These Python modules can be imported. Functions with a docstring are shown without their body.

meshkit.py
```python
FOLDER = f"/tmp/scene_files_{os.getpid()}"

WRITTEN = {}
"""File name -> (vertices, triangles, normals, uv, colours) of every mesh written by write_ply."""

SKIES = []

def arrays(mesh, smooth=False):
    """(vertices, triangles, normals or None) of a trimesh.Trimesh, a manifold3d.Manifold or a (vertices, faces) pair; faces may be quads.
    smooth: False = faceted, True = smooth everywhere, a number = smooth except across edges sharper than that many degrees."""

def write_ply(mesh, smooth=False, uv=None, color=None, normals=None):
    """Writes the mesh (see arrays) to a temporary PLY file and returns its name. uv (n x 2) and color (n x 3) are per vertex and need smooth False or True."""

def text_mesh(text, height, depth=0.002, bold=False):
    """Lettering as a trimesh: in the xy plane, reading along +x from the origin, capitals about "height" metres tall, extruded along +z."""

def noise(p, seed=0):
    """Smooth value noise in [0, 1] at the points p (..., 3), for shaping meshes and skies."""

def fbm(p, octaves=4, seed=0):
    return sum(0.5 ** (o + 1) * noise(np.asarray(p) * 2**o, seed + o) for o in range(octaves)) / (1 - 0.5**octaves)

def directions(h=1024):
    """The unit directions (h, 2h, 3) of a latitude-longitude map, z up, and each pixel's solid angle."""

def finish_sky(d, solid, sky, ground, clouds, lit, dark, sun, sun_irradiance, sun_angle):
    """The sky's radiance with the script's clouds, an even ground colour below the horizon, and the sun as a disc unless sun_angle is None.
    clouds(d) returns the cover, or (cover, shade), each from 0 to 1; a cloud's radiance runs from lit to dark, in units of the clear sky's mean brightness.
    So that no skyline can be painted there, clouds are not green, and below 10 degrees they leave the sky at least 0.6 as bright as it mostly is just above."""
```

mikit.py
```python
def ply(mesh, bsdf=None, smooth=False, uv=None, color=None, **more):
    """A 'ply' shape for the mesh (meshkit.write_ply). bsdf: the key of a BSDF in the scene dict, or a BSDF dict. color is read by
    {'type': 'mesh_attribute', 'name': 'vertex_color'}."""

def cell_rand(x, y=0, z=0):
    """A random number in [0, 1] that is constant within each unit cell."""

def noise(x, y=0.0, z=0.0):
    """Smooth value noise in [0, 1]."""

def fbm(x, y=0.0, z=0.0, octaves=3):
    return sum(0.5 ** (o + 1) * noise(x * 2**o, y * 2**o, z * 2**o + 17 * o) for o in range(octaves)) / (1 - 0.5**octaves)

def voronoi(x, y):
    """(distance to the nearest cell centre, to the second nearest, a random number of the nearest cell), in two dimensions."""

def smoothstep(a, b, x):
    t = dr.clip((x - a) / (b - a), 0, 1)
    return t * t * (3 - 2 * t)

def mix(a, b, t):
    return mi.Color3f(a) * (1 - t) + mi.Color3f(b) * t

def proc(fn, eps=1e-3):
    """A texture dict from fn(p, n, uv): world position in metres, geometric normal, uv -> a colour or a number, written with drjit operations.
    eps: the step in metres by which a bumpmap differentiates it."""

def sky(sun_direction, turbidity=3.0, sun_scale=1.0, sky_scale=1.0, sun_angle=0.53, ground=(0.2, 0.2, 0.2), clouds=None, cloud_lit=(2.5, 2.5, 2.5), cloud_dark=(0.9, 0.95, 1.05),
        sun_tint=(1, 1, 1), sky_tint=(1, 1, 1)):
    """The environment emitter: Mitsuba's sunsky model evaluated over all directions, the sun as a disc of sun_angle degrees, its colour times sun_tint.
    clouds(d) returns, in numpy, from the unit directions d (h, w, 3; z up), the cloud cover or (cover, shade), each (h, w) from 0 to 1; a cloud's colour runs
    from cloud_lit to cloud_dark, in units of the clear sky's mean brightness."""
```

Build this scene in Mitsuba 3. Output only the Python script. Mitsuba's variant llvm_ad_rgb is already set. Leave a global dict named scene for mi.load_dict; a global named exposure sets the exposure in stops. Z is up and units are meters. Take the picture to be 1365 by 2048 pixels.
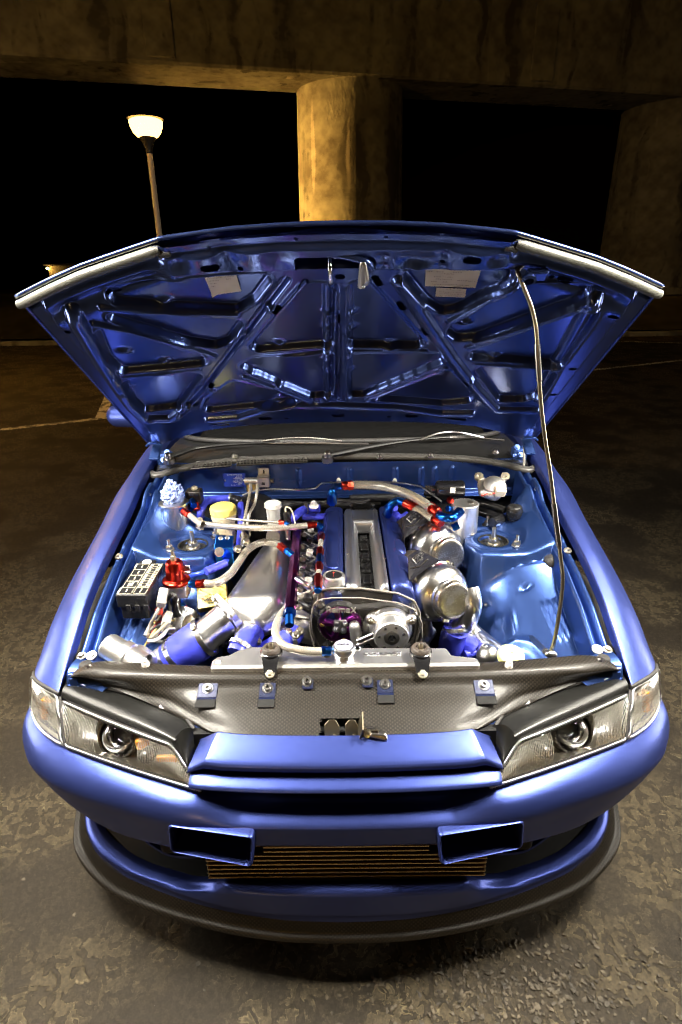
import math
import numpy as np
import trimesh
import shapely
import shapely.geometry as sg
import manifold3d as m3
from scipy.interpolate import Akima1DInterpolator
from scipy.ndimage import distance_transform_edt, map_coordinates, gaussian_filter
import drjit as dr
import mitsuba as mi
import mikit
import meshkit

T = mi.ScalarTransform4f
scene, labels = {}, {}

# ---------------------------------------------------------------- camera
CAM = np.array((0.006,-0.878,1.612))
FWD = np.array((-0.0056,0.9257,-0.3783))
UPV = np.array((0.0137,0.3784,0.9255))
scene['camera'] = {'type': 'perspective', 'fov': 61.3764, 'fov_axis': 'x', 'near_clip': 0.02, 'far_clip': 2000.0,
                   'to_world': T().look_at(origin=CAM.tolist(), target=(CAM + FWD).tolist(), up=UPV.tolist())}
exposure = 0.2

# ---------------------------------------------------------------- light: a black night sky, sodium lamps, photographer's soft boxes, added fill boxes
scene['sky'] = {**mikit.sky([0.3, 0.9, 0.05], turbidity=3, sun_scale=0.0, sky_scale=0.0006, ground=(0.02, 0.02, 0.02)), 'sampling_weight': 0.15}
SODIUM = np.array([1.0, 0.50, 0.10])
LAMP_POWER = 60.0
BOX_POWER = (172.0, 160.0, 138.0)
# soft box: (centre, aim point, half width, half height, relative strength)
SOFT_BOXES = [((-1.08, 0.16, 2.06), (-0.05, 0.46, 0.70), 0.27, 0.24, 0.76),
              ((1.08, 0.14, 2.06), (0.05, 0.46, 0.70), 0.27, 0.24, 0.70),
              ((-2.30, 0.60, 1.00), (0.0, 0.66, 1.40), 0.40, 0.30, 0.100),  # added low fill pair for the hood underside
              ((2.30, 0.58, 1.00), (0.0, 0.66, 1.40), 0.40, 0.30, 0.094),
              ((-1.55, 0.98, 1.95), (-0.05, 0.85, 0.80), 0.36, 0.32, 0.085),  # added fill pair for the rear of the bay
              ((1.55, 0.96, 1.95), (0.05, 0.85, 0.80), 0.36, 0.32, 0.078)]


# ---------------------------------------------------------------- helpers
def A(*p):
    return np.array(p, float)


def add(key, mesh, mat, smooth=35, label=None, cat=None, group=None, kind=None, **kw):
    k, i = key, 0
    while k in scene:
        i += 1
        k = '%s_%03d' % (key, i)
    scene[k] = mikit.ply(mesh, mat, smooth=smooth, **kw)
    tag(k, label, cat, group, kind)
    return k


def new(key):
    """A free key for a thing or part that has no mesh of its own."""
    k, i = key, 0
    while any(q == k or q.startswith(k + '__') for q in scene):
        i += 1
        k = '%s_%03d' % (key, i)
    return k


def tag(k, label=None, cat=None, group=None, kind=None):
    d = {n: v for n, v in (('label', label), ('category', cat), ('group', group), ('kind', kind)) if v}
    if d:
        labels[k] = d


def cat_(*ms):
    return trimesh.util.concatenate([m if isinstance(m, trimesh.Trimesh) else trimesh.Trimesh(*m, process=False) for m in ms])


def unit(v):
    v = np.asarray(v, float)
    return v / np.linalg.norm(v)


def frame(z, x=None):
    """Right-handed axes (columns) with the given z."""
    z = unit(z)
    x = np.asarray(x if x is not None else ([1, 0, 0] if abs(z[0]) < 0.9 else [0, 1, 0]), float)
    x = unit(x - z * (x @ z))
    return np.stack([x, np.cross(z, x), z], 1)


def place(m, o, z=(0, 0, 1), x=None):
    m = m.copy()
    m.vertices = np.asarray(o, float) + m.vertices @ frame(z, x).T
    return m


def mirror(m):
    m = m.copy()
    v = np.array(m.vertices)
    v[:, 0] *= -1
    return trimesh.Trimesh(v, np.array(m.faces)[:, ::-1], process=False)


def grid(P, flip=False, closed_u=False):
    """Quads of an (m, n, 3) array of points as a mesh."""
    P = np.asarray(P, float)
    m, n = P.shape[:2]
    if closed_u:
        P = np.concatenate([P, P[:, :1]], 1)
        n += 1
    i = np.arange(m * n).reshape(m, n)
    a, b, c, d = i[:-1, :-1].ravel(), i[:-1, 1:].ravel(), i[1:, 1:].ravel(), i[1:, :-1].ravel()
    f = np.vstack([np.stack([a, b, c], 1), np.stack([a, c, d], 1)])
    if flip:
        f = f[:, ::-1]
    return trimesh.Trimesh(P.reshape(-1, 3), f, process=False)


def curve(pts, n, closed=False):
    pts = np.asarray(pts, float)
    if len(pts) == 2:
        return pts[0] + (pts[1] - pts[0]) * np.linspace(0, 1, n)[:, None]
    t = np.concatenate([[0], np.cumsum(np.maximum(np.linalg.norm(np.diff(pts, axis=0), axis=1), 1e-6))])
    return Akima1DInterpolator(t, pts, axis=0, method='makima')(np.linspace(0, t[-1], n))


def surf(rows, m, n):
    """A smooth sheet through rows of control points: (m, n, 3)."""
    R = np.array([[np.asarray(p, float) for p in r] for r in rows])
    a = Akima1DInterpolator(np.arange(R.shape[1]), R, axis=1, method='makima')(np.linspace(0, R.shape[1] - 1, n))
    return Akima1DInterpolator(np.arange(R.shape[0]), a, axis=0, method='makima')(np.linspace(0, R.shape[0] - 1, m))


def tube(pts, r, n=12, seg=None, smooth=True, cap=True, uv=False):
    """A round tube along the points; r is one radius or one for each control point."""
    pts = np.asarray(pts, float)
    rr = np.broadcast_to(np.asarray(r, float), (len(pts),))
    if smooth and len(pts) > 2:
        L = np.linalg.norm(np.diff(pts, axis=0), axis=1).sum()
        k = seg or int(np.clip(L / max(rr.mean() * 0.6, 0.004), 8, 90))
        q = curve(np.hstack([pts, rr[:, None]]), k)
        pts, rr = q[:, :3], q[:, 3]
    t = np.gradient(pts, axis=0)
    t /= np.linalg.norm(t, axis=1, keepdims=True) + 1e-12
    x = frame(t[0])[:, 0]
    P = []
    ang = np.arange(n + (1 if uv else 0)) / n * 2 * np.pi
    for p, d, q in zip(pts, t, rr):
        x = unit(x - d * (x @ d))
        y = np.cross(d, x)
        P.append(p + q * (np.cos(ang)[:, None] * x + np.sin(ang)[:, None] * y))
    P = np.array(P)
    m = grid(P, closed_u=not uv)
    if uv:
        s = np.concatenate([[0], np.cumsum(np.linalg.norm(np.diff(pts, axis=0), axis=1))])
        UV = np.stack(np.meshgrid(s, ang / (2 * np.pi), indexing='ij')[::-1], -1).reshape(-1, 2)
        return m, UV
    if cap:
        out = [m]
        for ring, c, fl in ((P[0], pts[0], True), (P[-1], pts[-1], False)):
            v = np.vstack([ring, [c]])
            i = np.arange(n)
            f = np.stack([i, (i + 1) % n, i * 0 + n], 1)
            out.append(trimesh.Trimesh(v, f[:, ::-1] if fl else f, process=False))
        m = cat_(*out)
    return m


def lathe(prof, o=(0, 0, 0), z=(0, 0, 1), n=28, x=None, arc=None):
    """A profile of (radius, height) turned about the axis z through o."""
    prof = np.asarray(prof, float)
    a = np.arange(n) / n * 2 * np.pi
    P = np.stack([np.outer(prof[:, 0], np.cos(a)), np.outer(prof[:, 0], np.sin(a)), np.repeat(prof[:, 1:2], n, 1)], -1)
    return place(grid(P, closed_u=True), o, z, x)


def box(c, s, r=0.0, z=(0, 0, 1), x=None):
    """A box of size s about c with chamfered edges."""
    s = np.asarray(s, float) / 2
    if r <= 0:
        m = trimesh.creation.box(extents=s * 2)
    else:
        r = min(r, s.min() * 0.9)
        p = []
        for sx in (-1, 1):
            for sy in (-1, 1):
                for sz in (-1, 1):
                    g = np.array([sx, sy, sz])
                    for k in range(3):
                        q = s - r
                        q = q.copy()
                        q[k] = s[k]
                        p.append(g * q)
        m = trimesh.convex.convex_hull(np.array(p))
        m = trimesh.Trimesh(m.vertices, m.faces, process=False)
    return place(m, c, z, x)


def rbox(c, s, r, z=(0, 0, 1), x=None, seg=12):
    """A box with rounded edges (hull of spheres)."""
    s = np.asarray(s, float) / 2 - r
    sp = trimesh.creation.icosphere(subdivisions=2, radius=r).vertices
    p = np.vstack([sp + np.array([a, b, d]) * s for a in (-1, 1) for b in (-1, 1) for d in (-1, 1)])
    m = trimesh.convex.convex_hull(p)
    return place(trimesh.Trimesh(m.vertices, m.faces, process=False), c, z, x)


def hull(balls, sub=2):
    """The convex hull of spheres given as (x, y, z, r)."""
    sp = trimesh.creation.icosphere(subdivisions=sub).vertices
    p = np.vstack([sp * b[3] + np.array(b[:3], float) for b in balls])
    m = trimesh.convex.convex_hull(p)
    return trimesh.Trimesh(m.vertices, m.faces, process=False)


def prism(poly, depth, o=(0, 0, 0), z=(0, 0, 1), x=None, bevel=0.0):
    """A flat outline (a shapely polygon or a list of points) made 'depth' thick along z, the outer rim chamfered on the far side."""
    if not hasattr(poly, 'area'):
        poly = sg.Polygon(poly)
    ms = []
    for g in getattr(poly, 'geoms', [poly]):
        if bevel > 0:
            ms.append(trimesh.creation.extrude_polygon(g, depth - bevel, engine='earcut'))
            t = trimesh.creation.extrude_polygon(g, bevel, engine='earcut')
            v = np.array(t.vertices)
            inner = g.buffer(-bevel, join_style=2)
            top = v[:, 2] > bevel / 2
            if not inner.is_empty:
                for i in np.nonzero(top)[0]:
                    q = inner.boundary.interpolate(inner.boundary.project(sg.Point(v[i, :2])))
                    v[i, :2] = q.x, q.y
            v[:, 2] += depth - bevel
            ms.append(trimesh.Trimesh(v, t.faces, process=False))
        else:
            ms.append(trimesh.creation.extrude_polygon(g, depth, engine='earcut'))
    return place(cat_(*ms), o, z, x)


def rounded(pts, r):
    return sg.Polygon(pts).buffer(-r).buffer(r * 2, quad_segs=5).buffer(-r, quad_segs=5)


def bolt(o, z=(0, 0, 1), r=0.006, h=0.006, washer=True, socket=False):
    """A hexagon bolt head on its washer."""
    ms = []
    if washer:
        ms.append(lathe([(0.0001, r * 0.3), (r * 1.5, r * 0.3), (r * 1.6, r * 0.15), (r * 1.6, -r * 0.2)], n=14))
    if socket:
        ms.append(lathe([(0.0001, h * 0.35), (r * 0.5, h * 0.35), (r * 0.55, h), (r * 0.9, h), (r, h * 0.85), (r, 0)], n=14))
    else:
        ms.append(lathe([(0.0001, h), (r * 0.82, h), (r, h * 0.8), (r, 0)], n=6))
    return place(cat_(*ms), o, z)


def text(s, height, o, z, x, depth=0.001, bold=True):
    """Raised lettering starting at o, reading along x, facing z."""
    return place(meshkit.text_mesh(s, height, depth, bold), o, z, x)


def field(x0, x1, y0, y1, step, fn, flip=False):
    """A height field z = fn(x, y)."""
    xs, ys = np.linspace(x0, x1, int(round((x1 - x0) / step)) + 1), np.linspace(y0, y1, int(round((y1 - y0) / step)) + 1)
    X, Y = np.meshgrid(xs, ys, indexing='ij')
    return grid(np.stack([X, Y, fn(X, Y)], -1), flip=not flip)


def sstep(a, b, x):
    t = np.clip((x - a) / (b - a), 0, 1)
    return t * t * (3 - 2 * t)


def thick(P, t, flip=False):
    """An open sheet of points given a thickness towards its back, rim closed."""
    P = np.asarray(P, float)
    du, dv = np.gradient(P, axis=0), np.gradient(P, axis=1)
    N = np.cross(du, dv)
    N /= np.linalg.norm(N, axis=-1, keepdims=True) + 1e-12
    Q = P + N * t
    a, b = grid(P, flip=not flip), grid(Q, flip=flip)
    rim = np.concatenate([P[0, :-1], P[:-1, -1], P[-1, :0:-1], P[:0:-1, 0]])
    rim2 = np.concatenate([Q[0, :-1], Q[:-1, -1], Q[-1, :0:-1], Q[:0:-1, 0]])
    return cat_(a, b, grid(np.stack([rim, rim2]), closed_u=True, flip=flip))


# ---------------------------------------------------------------- materials
def rgb(*c):
    return {'type': 'rgb', 'value': list(c) if len(c) == 3 else [c[0]] * 3}


def mat(key, base, rough=0.5, metallic=0.0, clear=0.0, spec=0.5, bump=None, bump_scale=0.001, **kw):
    b = {'type': 'principled', 'base_color': base if isinstance(base, dict) else rgb(*base), 'roughness': rough, 'metallic': metallic, 'specular': spec, **kw}
    if clear:
        b.update(clearcoat=clear, clearcoat_gloss=0.97)
    if bump is not None:
        b = {'type': 'bumpmap', 'arbitrary': bump, 'scale': bump_scale, 'bsdf': b}
    scene[key] = {'type': 'twosided', 'bsdf': b}


def metal(key, c, alpha, bump=None, bump_scale=0.001):
    b = {'type': 'principled', 'base_color': c if isinstance(c, dict) else rgb(*c), 'roughness': alpha, 'metallic': 1.0}
    if bump is not None:
        b = {'type': 'bumpmap', 'arbitrary': bump, 'scale': bump_scale, 'bsdf': b}
    scene[key] = {'type': 'twosided', 'bsdf': b}


proc, fbm, noise, vor, smoothstep, mix = mikit.proc, mikit.fbm, mikit.noise, mikit.voronoi, mikit.smoothstep, mikit.mix


def crust_field(p):
    """Flaking patches of dried dirt: (how far inside a flake, cluster)."""
    wx, wy = noise(p.x * 34, p.y * 34, 5.0), noise(p.x * 34, p.y * 34, 9.0)
    f = fbm(p.x * 58 + 1.8 * wx, p.y * 58 + 1.8 * wy, 1.0, octaves=3)
    c = fbm(p.x * 4.2, p.y * 4.2, 7.0, octaves=3)
    return f, c


def asphalt_colour(p, n, uv):
    f, c = crust_field(p)
    big = fbm(p.x * 1.1, p.y * 1.1, 3.0, octaves=3)
    d1, d2, r = vor(p.x * 105, p.y * 105)
    fine = noise(p.x * 380, p.y * 380)
    cl = smoothstep(0.30, 0.62, c)
    flake_ = smoothstep(0.50, 0.57, f) * cl
    rim = dr.exp(-dr.square((f - 0.515) / 0.020)) * cl
    base = mix([0.024, 0.0185, 0.012], [0.045, 0.0345, 0.0205], big * 0.5 + cl * 0.5)
    base = base * (0.80 + 0.40 * r * r)
    base = mix(base, [0.112, 0.088, 0.049], flake_ * 0.50 * (0.5 + 0.5 * smoothstep(0.3, 0.7, noise(p.x * 160, p.y * 160, 2.0))))
    base = mix(base, [0.21, 0.170, 0.098], rim * 0.80 * smoothstep(0.25, 0.6, noise(p.x * 90, p.y * 90, 8.0)))
    base = mix(base, [0.010, 0.009, 0.007], dr.exp(-dr.square((f - 0.455) / 0.018)) * cl * 0.55)
    return base * (0.72 + 0.5 * fine)


def asphalt_height(p, n, uv):
    f, c = crust_field(p)
    d1, d2, r = vor(p.x * 105, p.y * 105)
    grain = noise(p.x * 300, p.y * 300)
    cl = smoothstep(0.30, 0.62, c)
    return 0.30 * smoothstep(0.46, 0.54, f) * cl + 0.14 * smoothstep(0.45, 0.05, d1) * smoothstep(0.45, 0.9, r) + 0.06 * grain + 0.10 * noise(p.x * 70, p.y * 70)


mat('asphalt', proc(asphalt_colour), 0.75, spec=0.3, bump=proc(asphalt_height, 1.2e-3), bump_scale=0.010)
mat('paving_grit', proc(lambda p, n, uv: mix([0.03, 0.026, 0.02], [0.13, 0.105, 0.07], noise(p.x * 60, p.y * 60))), 0.7)
mat('line_paint', proc(lambda p, n, uv: mix([0.16, 0.145, 0.115], [0.60, 0.56, 0.46], smoothstep(0.35, 0.6, fbm(p.x * 14, p.y * 14, octaves=4)))), 0.7)


def concrete_colour(p, n, uv):
    big = fbm(p.x * 0.9, p.y * 0.9, p.z * 0.9, octaves=4)
    mid = fbm(p.x * 4.5, p.y * 4.5, p.z * 4.5, octaves=4)
    wx = noise(p.x * 1.5, p.y * 1.5, p.z * 1.5)
    streak = fbm(p.x * 2.4 + wx, p.y * 2.4, p.z * 0.22, octaves=4)
    c = mix([0.10, 0.09, 0.072], [0.27, 0.275, 0.225], smoothstep(0.2, 0.75, 0.5 * big + 0.5 * mid))
    c = mix(c, [0.050, 0.045, 0.036], smoothstep(0.54, 0.70, streak * 0.75 + mid * 0.3) * 0.85)
    drip = smoothstep(0.72, 0.80, fbm(p.x * 3.1 + 40 + 0.3 * wx, p.y * 3.1, p.z * 0.20, octaves=2))
    return mix(c, [0.45, 0.42, 0.35], drip * mid * 0.9)


def concrete_height(p, n, uv):
    joint = smoothstep(0.03, 0.0, dr.abs(p.z - 3.4)) + smoothstep(0.03, 0.0, dr.abs(p.z - 7.7))
    return fbm(p.x * 12, p.y * 12, p.z * 12, octaves=3) - joint


mat('concrete', proc(concrete_colour, 0.01), 0.85, spec=0.3, bump=proc(concrete_height, 0.01), bump_scale=0.02)
mat('verge_soil', proc(lambda p, n, uv: mix([0.015, 0.014, 0.009], [0.05, 0.042, 0.022], fbm(p.x * 3, p.y * 3, p.z * 3, octaves=4))), 0.95, spec=0.1)
mat('post_paint', (0.70, 0.62, 0.50), 0.45)
mat('dark_metal', (0.03, 0.03, 0.03), 0.45)

# the car's paint: metallic flakes under lacquer
def flake(p, n, uv):
    return noise(p.x * 900, p.y * 900, p.z * 900)


mat('paint', (0.042, 0.065, 0.265), 0.41, metallic=0.86, clear=0.35, bump=proc(flake, 4e-4), bump_scale=0.00005)
mat('bay_paint', (0.022, 0.064, 0.24), 0.35, metallic=0.80, clear=1.0)
mat('hood_paint', (0.034, 0.062, 0.205), 0.19, metallic=0.85, clear=0.6)
mat('dark_paint', (0.012, 0.016, 0.05), 0.35, clear=1.0)


def weave(u, v):
    """A plain carbon weave: 1 where the strand runs one way, 0 where the other, with rounded strands."""
    a = dr.floor(u) + dr.floor(v)
    k = a - 2 * dr.floor(a / 2)
    fu, fv = u - dr.floor(u) - 0.5, v - dr.floor(v) - 0.5
    s = dr.select(k > 0.5, 1 - 4 * fu * fu, 1 - 4 * fv * fv)
    return k, s


PITCH = 0.0053


def carbon_colour(p, n, uv):
    q = p / PITCH
    k, s = weave(q.x, q.y + q.z * 0.8)
    return mix([0.002, 0.002, 0.0015], mix([0.006, 0.005, 0.004], [0.033, 0.026, 0.018], k), s)


mat('carbon', proc(carbon_colour), 0.48, clear=0.25, spec=0.25)
mat('black_plastic', (0.008, 0.008, 0.008), 0.38, spec=0.4)
mat('matt_black', (0.010, 0.010, 0.010), 0.7, spec=0.25)
mat('cabin_dark', (0.004, 0.004, 0.004), 0.9, spec=0.1)
mat('gloss_black', (0.008, 0.008, 0.009), 0.12, clear=0.6)
mat('rubber', (0.022, 0.021, 0.020), 0.55)
mat('seal_grey', (0.045, 0.043, 0.039), 0.42)
mat('pale_seal', (0.042, 0.042, 0.034), 0.42)
mat('shade_black', (0.010, 0.010, 0.010), 0.6, spec=0.3)  # near-black for sheets that stand in for shade inside the openings
metal('polished', (0.88, 0.87, 0.84), 0.26)
metal('brushed', proc(lambda p, n, uv: mix([0.70, 0.69, 0.66], [0.88, 0.87, 0.84], fbm(p.x * 60, p.y * 18, p.z * 60, octaves=3))), 0.40)
metal('cast', proc(lambda p, n, uv: mix([0.52, 0.50, 0.46], [0.72, 0.70, 0.66], fbm(p.x * 90, p.y * 90, p.z * 90, octaves=3))), 0.42, bump=proc(lambda p, n, uv: fbm(p.x * 700, p.y * 700, p.z * 700, octaves=2), 5e-4), bump_scale=0.0008)
metal('chrome', (0.92, 0.91, 0.89), 0.05)
metal('steel', (0.52, 0.50, 0.46), 0.24)
metal('dark_steel', (0.20, 0.19, 0.18), 0.3)
metal('black_chrome', (0.045, 0.045, 0.055), 0.25)
metal('zinc', (0.72, 0.66, 0.50), 0.3)
metal('lit_cooler_metal', (0.60, 0.45, 0.24), 0.35)  # bronze tint carries the orange lamp light on the aluminium core
metal('gold', proc(lambda p, n, uv: mix([0.72, 0.50, 0.12], [0.88, 0.68, 0.24], fbm(p.x * 30, p.y * 200, p.z * 30))), 0.30)
metal('anodised_red', (0.62, 0.035, 0.02), 0.24)
metal('anodised_blue', (0.015, 0.14, 0.62), 0.22)
metal('anodised_purple', (0.22, 0.03, 0.22), 0.22)
mat('silicone', (0.045, 0.055, 0.50), 0.33, spec=0.5)
mat('blue_tube', (0.02, 0.05, 0.45), 0.3)
mat('red_plastic', (0.45, 0.03, 0.02), 0.4)
mat('cream_plastic', (0.66, 0.56, 0.36), 0.45, spec=0.4)
mat('yellow_cap', (0.80, 0.62, 0.14), 0.45)
mat('lemon_cap', (0.78, 0.74, 0.20), 0.45)
mat('white_plastic', (0.72, 0.70, 0.64), 0.4)
mat('cloth_blue', (0.25, 0.33, 0.62), 0.8)
mat('grey_plastic', (0.30, 0.29, 0.26), 0.5)
mat('amber', (0.75, 0.30, 0.03), 0.3)
mat('print_cream', (0.66, 0.60, 0.44), 0.5)
mat('print_black', (0.02, 0.02, 0.02), 0.5)
mat('plate_blue', (0.01, 0.035, 0.30), 0.35)
mat('cardboard', (0.55, 0.42, 0.25), 0.8)


def paper_colour(p, n, uv):
    return mix([0.50, 0.46, 0.40], [0.62, 0.58, 0.52], fbm(p.x * 40, p.y * 40, p.z * 40))


mat('paper', proc(paper_colour), 0.6)


def braid_colour(p, n, uv):
    a, b = uv.x * 16, uv.y * 330
    k, s = weave(a + b, a - b)
    return mix([0.20, 0.18, 0.14], [0.68, 0.64, 0.55], s * (0.55 + 0.45 * k))


scene['braid'] = {'type': 'twosided', 'bsdf': {'type': 'principled', 'base_color': proc(braid_colour), 'metallic': 0.65, 'roughness': 0.34}}


def ribbed(p, n, uv):
    return 0.5 + 0.5 * dr.sin(uv.y * 2 * math.pi / 0.006)


mat('conduit', (0.016, 0.016, 0.016), 0.42, bump=proc(ribbed, 5e-4), bump_scale=0.002)
scene['clear_glass'] = {'type': 'thindielectric', 'int_ior': 1.5}
scene['clear_cover'] = {'type': 'thindielectric', 'int_ior': 1.45}
scene['window_glass'] = {'type': 'thindielectric', 'int_ior': 1.52}


# ---------------------------------------------------------------- the setting
xs = np.concatenate([-np.geomspace(400, 3, 26), np.linspace(-2.6, 2.6, 40), np.geomspace(3, 400, 26)])
ys = np.concatenate([-np.geomspace(300, 2, 16), np.linspace(-1.6, 3, 40), np.geomspace(3.4, 15.4, 24)])
X_, Y_ = np.meshgrid(xs, ys, indexing='ij')
add('parking_lot_ground', grid(np.stack([X_, Y_, 0.004 * (meshkit.fbm(np.stack([X_, Y_, 0 * X_], -1) * 2.2, 3, 5) - 0.5) * (np.abs(X_) < 3)], -1), flip=True), 'asphalt', smooth=True, kind='structure')


def ground_line(key, pts, w):
    pts = np.asarray(pts, float)
    d = unit(pts[-1] - pts[0])
    s = A(-d[1], d[0], 0) * w / 2
    rows = [pts[0] + (pts[-1] - pts[0]) * t for t in np.linspace(0, 1, 12)]
    add(key, grid(np.array([[p - s + A(0, 0, .006), p + s + A(0, 0, .006)] for p in rows]), flip=True), 'line_paint', smooth=True, kind='structure')


ground_line('parking_line', [(-9.0, 3.1, 0), (-2.2, 6.75, 0)], 0.11)
ground_line('parking_line', [(-3.05, 6.25, 0), (-5.2, 13.5, 0)], 0.13)
ground_line('parking_line', [(3.2, 9.0, 0), (14.0, 14.2, 0)], 0.11)
ground_line('parking_line', [(5.2, 15.0, 0), (16.0, 10.2, 0)], 0.11)

rng = np.random.default_rng(4)
# loose chips lying on the worn asphalt in front of the car
chips = []
for k in range(900):
    if k < 620:
        cx, cy = rng.normal(0.42, 0.20), rng.normal(-0.02, 0.06)
    elif k > 760:
        continue
    else:
        cx, cy = rng.uniform(-1.6, 1.6), rng.uniform(-0.2, 1.6)
    if cx * cx * 0.9 + (cy - 1.0) ** 2 < 0.85 and cy > 0.06:
        continue
    r = rng.uniform(0.0025, 0.0075)
    v = rng.normal(size=(9, 3))
    v = v / np.linalg.norm(v, axis=1, keepdims=True) * [r * rng.uniform(.8, 1.6), r, r * 0.55]
    a = rng.uniform(0, 6.28)
    v = v @ np.array([[math.cos(a), math.sin(a), 0], [-math.sin(a), math.cos(a), 0], [0, 0, 1]])
    m = trimesh.convex.convex_hull(v)
    m.apply_translation([cx, cy, r * 0.3])
    chips.append(trimesh.Trimesh(m.vertices, m.faces, process=False))
add('gravel', cat_(*chips), 'paving_grit', smooth=False, kind='stuff', label='small loose stone chips lying on the worn asphalt', cat='gravel')

# kerb and the low bank that carries the bridge columns
add('kerb', box((0, 15.5, 0.055), (160, 0.18, 0.13), 0.02), 'concrete', kind='structure')
bx = np.linspace(-160, 160, 60)
by = np.concatenate([np.linspace(15.58, 21, 14), np.geomspace(22, 300, 14)])
BX, BY = np.meshgrid(bx, by, indexing='ij')
add('bank', grid(np.stack([BX, BY, 0.10 + 0.75 * sstep(15.8, 18.0, BY) + 0.10 * meshkit.fbm(np.stack([BX, BY, BX * 0], -1) * 0.7, 3)], -1), flip=True), 'verge_soil', smooth=True, kind='structure')

BRIDGE = 6.55


def column(cx, cy, r, label):
    k = new('bridge_column')
    tag(k, label, 'bridge column', 'concrete columns that carry the bridge')
    a = np.linspace(0, 2 * np.pi, 73)[:-1]
    zs = np.linspace(0.3, BRIDGE + 0.02, 30)
    P = np.array([[[cx + r * (1 - 0.008 * z) * math.cos(t), cy + r * (1 - 0.008 * z) * math.sin(t), z] for t in a] for z in zs])
    add(k + '__shaft', grid(P, closed_u=True), 'concrete', smooth=True)
    add(k + '__footing', lathe([(0.01, 0.62), (r * 1.10, 0.62), (r * 1.12, 0.56), (r * 1.12, 0.2)], (cx, cy, 0.5), n=48), 'concrete')


column(0.33, 19.2, 1.63, 'thick round concrete column rising behind the raised hood, lit orange on one side')
column(11.05, 21.7, 1.65, 'dim round concrete column under the bridge at the picture edge, beyond the prop rod')

k = 'bridge'
tag(k, 'stained concrete bridge beam spanning the columns overhead', 'bridge')
d = unit(A(19.0, 4.6, 0))
s = A(-d[1], d[0], 0)
o = A(0.33, 19.2, 0)


def beam(key, a0, a1, b0, b1, z0, z1, r=0.06):
    c = o + d * (a0 + a1) / 2 + s * (b0 + b1) / 2 + A(0, 0, (z0 + z1) / 2)
    add(key, box(c, (a1 - a0, b1 - b0, z1 - z0), r, (0, 0, 1), d), 'concrete', smooth=20)


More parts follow.
